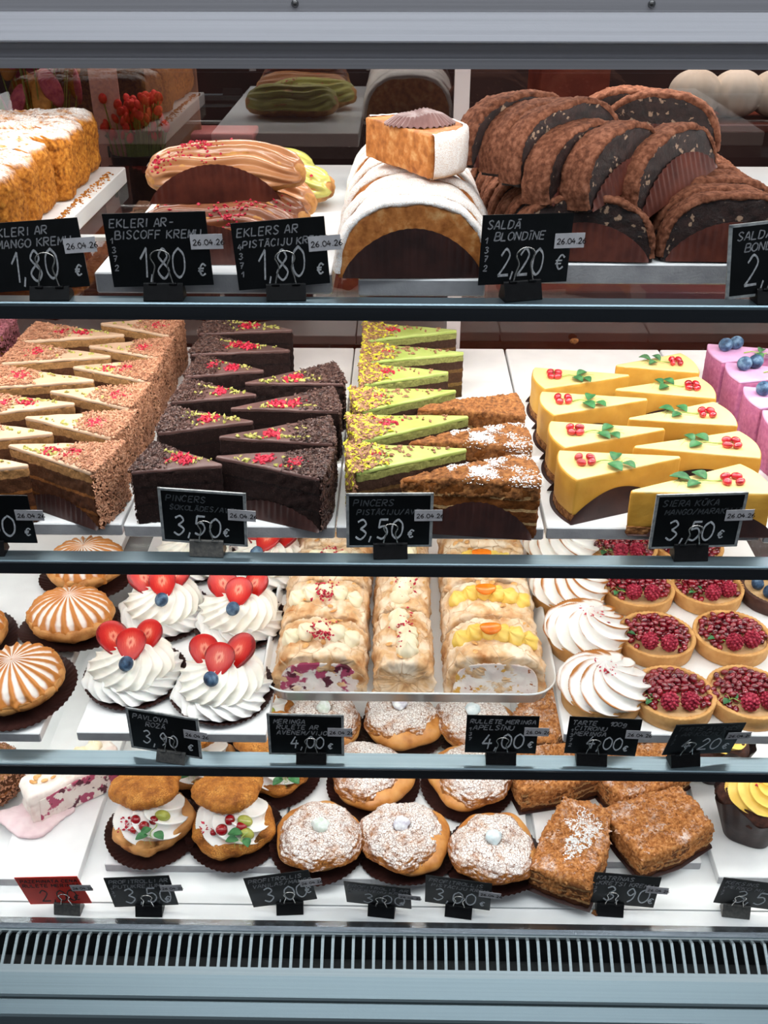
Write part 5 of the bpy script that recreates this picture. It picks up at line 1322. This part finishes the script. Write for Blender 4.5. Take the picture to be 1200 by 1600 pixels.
# cup cakes
m_muf = mat('dark chocolate muffin', [(42, 20, 14), (78, 42, 30)], 140, rough=.8, bump=1, bscale=300)
m_wrap = mat('blackish brown muffin paper', [(34, 22, 22), (54, 36, 34)], 60, rough=.5, bump=.4, bscale=200)
def muffin(seed, lab, cream=True):
    rnd = random.Random(seed); t = thing('cup_cake', lab, 'cup cake', group='cup cakes in dark tulip papers')
    def f(u, v, o=0):
        a = 2 * math.pi * u; r = 31 + 16 * v + o + 1.3 * math.sin(a * 14) * v + 5 * v ** 3 * math.cos(2 * (a - .6)) ** 2
        sq = 1 + .06 * math.cos(4 * a)
        return r * sq * math.cos(a), r * sq * math.sin(a), 1 + 52 * v + 22 * max(0, v - .6) / .4 * max(0, math.cos(2 * (a - .785 + .4))) ** 3
    mb = MB(); V, F = grid(f, 168, 22, True, True); mb.add(V, F); V, F = grid(lambda u, v: f(u, v, -.7), 168, 22, True); mb.add(V, [tuple(reversed(q)) for q in F])
    mb.build('tulip_paper', m_wrap, t)
    V, F = dome(43, 34, 32, seed, [(3, .07, 'n'), (2, .25, 'b'), (1, .7, 'b')]); MB().add(V, F).build('sponge', m_muf, t)
    V, F, A_ = swirl([(28, 55), (34, 59), (35, 63), (31, 69), (26, 74), (19, 79), (11, 83), (4, 86), (1, 87)], 6, .7, 7, seed, 260, 70, .6, .6)
    MB().add(V, F).build('piped_cream', m_yellow if cream else m_mer, t)
    mb = MB(); bits(mb, rnd, lambda r: (r.gauss(0, 5), r.gauss(0, 6), 84 + r.uniform(-2, 1)), 22, 1.8); stuff(mb.build('raspberry_crumbs', m_rasp, t, False))
    mb = MB(); sprig(mb, rnd, 10, 6, 80, 40, 20, 13, 3); mb.build('leaf_sprig', [m_green, m_stem], t)
    return t
put(muffin(1, 'yellow-creamed cup cake in a dark paper at the right edge'), 440, 905, B4, 0, 0, 20)
put(muffin(2, 'cup cake behind the nearest one, half hidden by the rail'), 420, 1010, B4, 0, 0, 70)

# torn meringue slice with its spill, left end of the deck
m_mersl = mat('speckled meringue', [(226, 206, 198), (244, 234, 226), (250, 244, 238)], 40, rough=.6, bump=.6, bscale=160)
m_spill = mat('pink melted meringue', [(226, 198, 204), (240, 220, 222)], 60, rough=.45, bump=.4, bscale=140)
t = thing('meringue_slice', 'torn white meringue slice with berry streaks lying on the lower left board', 'roulade slice')
V, F = prism([(-62, -26), (-40, -30), (60, -26), (64, 0), (60, 24), (-46, 26), (-60, 10)], 0, 46, 6, 16, 12, 190); V = rough(V, F, [(4, .04, 'n'), (2, .12, 'n'), (1, .4, 'n')], 3)
MB().add(V, F).build('meringue_roll', m_mersl, t)
V, F = prism([(-54, 2), (56, 2), (54, 40), (0, 43), (-50, 38)], 0, 1.6, .5, 1, 12, 120)
V = np.array([(a, -30.0 - c * .9 + .8 * nz((a, b, 0), .06) , b) for a, b, c in V]); V[:, 1] += .8
MB().add(V, F).build('berry_filling', m_cutb, t)
V, F = prism([(45 * math.cos(a) * (1 + .2 * math.sin(3 * a)), 30 * math.sin(a) * (1 + .16 * math.cos(4 * a))) for a in [k * .2618 for k in range(24)]], .3, 5, 2, 2, 10, 120); V = rough(V, F, [(3, .05, 'n'), (1.4, .16, 'n')], 8)
MB().add(V, F, 0, TR(-58, -16, 0, 0, 0, -30)).build('melted_spill', m_spill, t)
mb = MB(); rn = random.Random(9)
for _ in range(12):
    V, F = ball(4.5, 3, .6, 10, 6); mb.add(V, F, 0, TR(rn.uniform(-50, 50), rn.uniform(-18, 18), 47, rn.uniform(-15, 15), rn.uniform(-15, 15), rn.uniform(0, 180)))
stuff(mb.build('almond_flakes', m_almond, t))
mb = MB()
for k in range(3):
    V, F = ball(13, 10, 8, 22, 12, fn=lambda a, b: 1 + .1 * math.cos(6 * a)); mb.add(V, F, 0, TR(-6 + 22 * k, 6, 50, 0, 0, 20 * k))
mb.build('piped_cream', m_creamy, t)
put(t, -420, 956, B4, 0, 0, 38)
t = thing('flaked_cake', 'round cake coated in brown shavings at the left edge of the lowest shelf', 'cake')
V, F = dome(46, 60, 0, 4, [(1, .1, 'n')]); MB().add(V, F).build('sponge', m_brside, t)
mb = MB(); rn = random.Random(3); pv = [p for p in V if p[2] > 8]
def sf(r):
    p = r.choice(pv); n_ = Vector((p[0], p[1], (p[2] - 25) * 1.2)).normalized(); return p, tuple(n_)
curls(mb, rn, sf, 1700, 4.2, 1.6); stuff(mb.build('chocolate_shavings', m_brflk, t, False))
put(t, -530, 962, Z4 + .0)
t.location.z = B4 - .012

# ------------------------------------------------------------------ what shows behind the rear doors
m_counter = mat('reddish lacquered counter', [(78, 34, 26), (112, 52, 38)], 6, rough=.25, bump=.05, spec=.6)
mb = MB().add(*box(-1100, 1500, 1420, 2050, 940, 975, 2)).add(*box(-1080, 1480, 1450, 2030, 0, 940))
c = mb.build('back_counter', m_counter, None, False); tag(c, 'long reddish brown counter behind the case', 'counter')
tp_ = .975
def bx(name, lab, cat, px, py, y, w_, d_, h_, m, rz=0, z=tp_):
    q = cam.location + (at(px, py, .5) - cam.location) * (y / (at(px, py, .5).y))
    V, F = box(-w_/2, w_/2, -d_/2, d_/2, 0, h_, 2); o = MB().add(V, F).build(name, m, None, False)
    o.location = (q.x, y, z); o.rotation_euler = (0, 0, rz); return tag(o, lab, cat)
m_kraft = mat('kraft carton', [(150, 112, 90), (172, 132, 108)], 20, rough=.8)
m_pinkp = mat('pale pink paper', [(196, 160, 150), (208, 176, 166)], 20, rough=.8)
bx('dark_box', 'dark patterned box standing on the back counter', 'box', 222, 250, 1.52, 95, 60, 160, mat('dark box', [(20, 18, 24), (70, 66, 76)], 160, rough=.6, lo=.5, hi=.75))
bx('carton', 'tall brown carton behind the rear door, left of centre', 'box', 275, 200, 1.62, 75, 60, 330, m_kraft, .2)
o = bx('red_box', 'small red lidded box behind the rear door', 'box', 352, 210, 1.6, 84, 60, 55, mat('red plastic', [(120, 16, 22)], rough=.3), 0, tp_ + .12)
b_ = MB().add(*box(-46, 46, -34, 34, 55, 66, 2)).build('lid', mat('pink lid', [(186, 120, 120)], rough=.4), o)
bx('storage_bin', 'navy storage bin under the red lidded box', 'bin', 352, 250, 1.6, 110, 80, 119, mat('navy plastic', [(18, 22, 40)], rough=.4))
# upright ribbon with letters
q = at(168, 180, 1.0); d = (q - cam.location); q = cam.location + d * (1.46 / d.y)
rb = MB().add(*box(-19, 19, 0, 3, 0, 330)).build('banner', mat('dusty pink banner', [(190, 140, 128), (204, 156, 144)], 20, rough=.7), None, False)
rb.location = (q.x, 1.46, tp_); tag(rb, 'upright dusty pink banner with dark letters behind the rear door', 'banner')
lw = MB(); 
for k, ch in enumerate('VEIJ'): write(lw, ch, -7, 120 + k * 27, 15, 3.2, 0, 0)
lw.build('banner_letters', mat('dark green ink', [(24, 46, 34)], rough=.6, bump=0), rb, False)
# flowers
def bunch(name, lab, px, y, cols, zc, rad, n_, size, rr):
    rnd = random.Random(px); dd = at(px, 200, 1.0) - cam.location; qq = cam.location + dd * (y / dd.y)
    t = thing(name, lab, 'flowers', (qq.x, y, tp_))
    V, F = grid(lambda u, v: ((26 + 12 * v) * math.cos(6.283 * u), (26 + 12 * v) * math.sin(6.283 * u), .5 + (zc - rr - 20) * v), 40, 10, True, True); MB().add(V, F).build('vase', mat('dark vase', [(30, 24, 24)], rough=.3), t)
    st = MB(); ms_l = [MB() for _ in cols]
    for k in range(n_):
        a = rnd.uniform(0, 6.283); r = rad * math.sqrt(rnd.random()); x, yy, z = r * math.cos(a), r * math.sin(a) * .5, zc + rnd.uniform(-rr, rr)
        st.add(*tube([(x * .1, yy * .1, 60), (x * .6, yy * .6, z * .6), (x, yy, z)], 1.0, 5))
        j = rnd.randrange(len(cols))
        V, F = ball(size * (.45 if size > 12 else .8), size * (.16 if size > 12 else .5), size, 14, 10); ms_l[j].add(V, F, 0, TR(x, yy, z, rnd.uniform(-25, 25), rnd.uniform(-35, 35), rnd.uniform(0, 180)))
    st.build('stems', m_stem, t)
    for j, cc in enumerate(cols): ms_l[j].build('petals', mat('petal', cc, 60, rough=.6), t)
    return t
bunch('flower_bouquet', 'golden and pink dried flowers behind the rear door at the far left', 60, 1.55, [[(150, 96, 34), (190, 134, 60)], [(150, 52, 74), (196, 100, 120)]], 290, 90, 34, 30, 60)
bunch('flower_pot', 'bright red flowers behind the rear door', 212, 1.46, [[(170, 22, 24), (222, 52, 46)]], 228, 44, 90, 7, 26)
# right-hand side: round white lamps, tablet, wooden block, paper bag
m_lan = mat('white paper ball', [(196, 184, 168), (218, 208, 194)], 20, rough=.7)
for k, (px, lb) in enumerate(((1085, 'left'), (1150, 'middle'), (1212, 'right'))):
    dd = at(px, 152, .5) - cam.location; qq = cam.location + dd * (1.75 / dd.y)
    V, F = grid(lambda u, v: (42 * math.sin(math.pi * (.02 + .96 * v)) * (1 + .03 * math.cos(12 * 6.283 * u)) * math.cos(6.283 * u), 42 * math.sin(math.pi * (.02 + .96 * v)) * (1 + .03 * math.cos(12 * 6.283 * u)) * math.sin(6.283 * u), 36 - 36 * math.cos(math.pi * (.02 + .96 * v))), 96, 20, True, True, True)
    o = MB().add(V, F).build('paper_ball', m_lan); o.location = (qq.x, 1.75, 1.155); tag(o, '%s one of the pale ribbed balls on the rear shelf at the right' % lb, 'ornament', 'pale ribbed balls')
o = MB().add(*box(-420, 420, -60, 60, -12, 0, 2)).add(*box(-410, -395, -50, 50, -179, -12)).add(*box(395, 410, -50, 50, -179, -12)).build('rear_stand', m_counter, None, False); o.location = (.74, 1.75, 1.1545); tag(o, 'low wooden stand carrying the pale ribbed balls', 'stand')
dd = at(1185, 291, tp_ + .004); o = MB().add(*box(-60, 60, -16, 60, 0, 7, 2)).build('tablet', m_dark, None, False); o.location = (dd.x + .02, max(1.44, dd.y - .02), tp_)
mm = NT('cyan screen'); mm.col(lin((20, 60, 66))); mm.b.inputs['Emission Color'].default_value = lin((70, 190, 205)); mm.b.inputs['Emission Strength'].default_value = .8
MB().add(*box(-56, 56, -13, 57, 7, 7.6)).build('screen', mm.m, o, False); tag(o, 'tablet with a glowing cyan screen lying on the back counter', 'tablet')
bx('wooden_block', 'dark wooden block on the back counter at the right edge', 'block', 1190, 232, 1.72, 110, 60, 36, mat('dark wood', [(58, 26, 18)], rough=.4), .3)
bx('paper_bag', 'reddish brown paper bag behind the cocoa slices', 'bag', 885, 160, 1.7, 110, 70, 270, mat('rust paper', [(104, 40, 26), (130, 56, 38)], 20, rough=.7), .15)
# stray crumbs on the boards
for k, (px, py, z, s, lb) in enumerate(((897, 536, B2, 5.5, 'brown cake crumb at the back of the white board behind the cheesecakes'), (136, 802, B2, 4, 'small dark crumb on the board edge left of the chocolate slices'), (610, 1424, Z4, 3.5, 'dark crumb on the deck in front of the crumble slice'), (930, 1428, Z4, 4, 'brown crumb on the deck beside the 3,90 tag'), (632, 1226, B4, 3.2, 'brown crumb on the board between two rear profiteroles'))):
    V, F = ball(s, s * .8, s * .6, 20, 12); V = rough(V, F, [(1.6, .4, 'n'), (1.2, .9, 'b')], k)
    o = MB().add(V, F).build('cake_crumb', m_honey); q = at(px, py, z); o.location = (q.x, q.y, z + s * .00055); tag(o, lb, 'crumb')
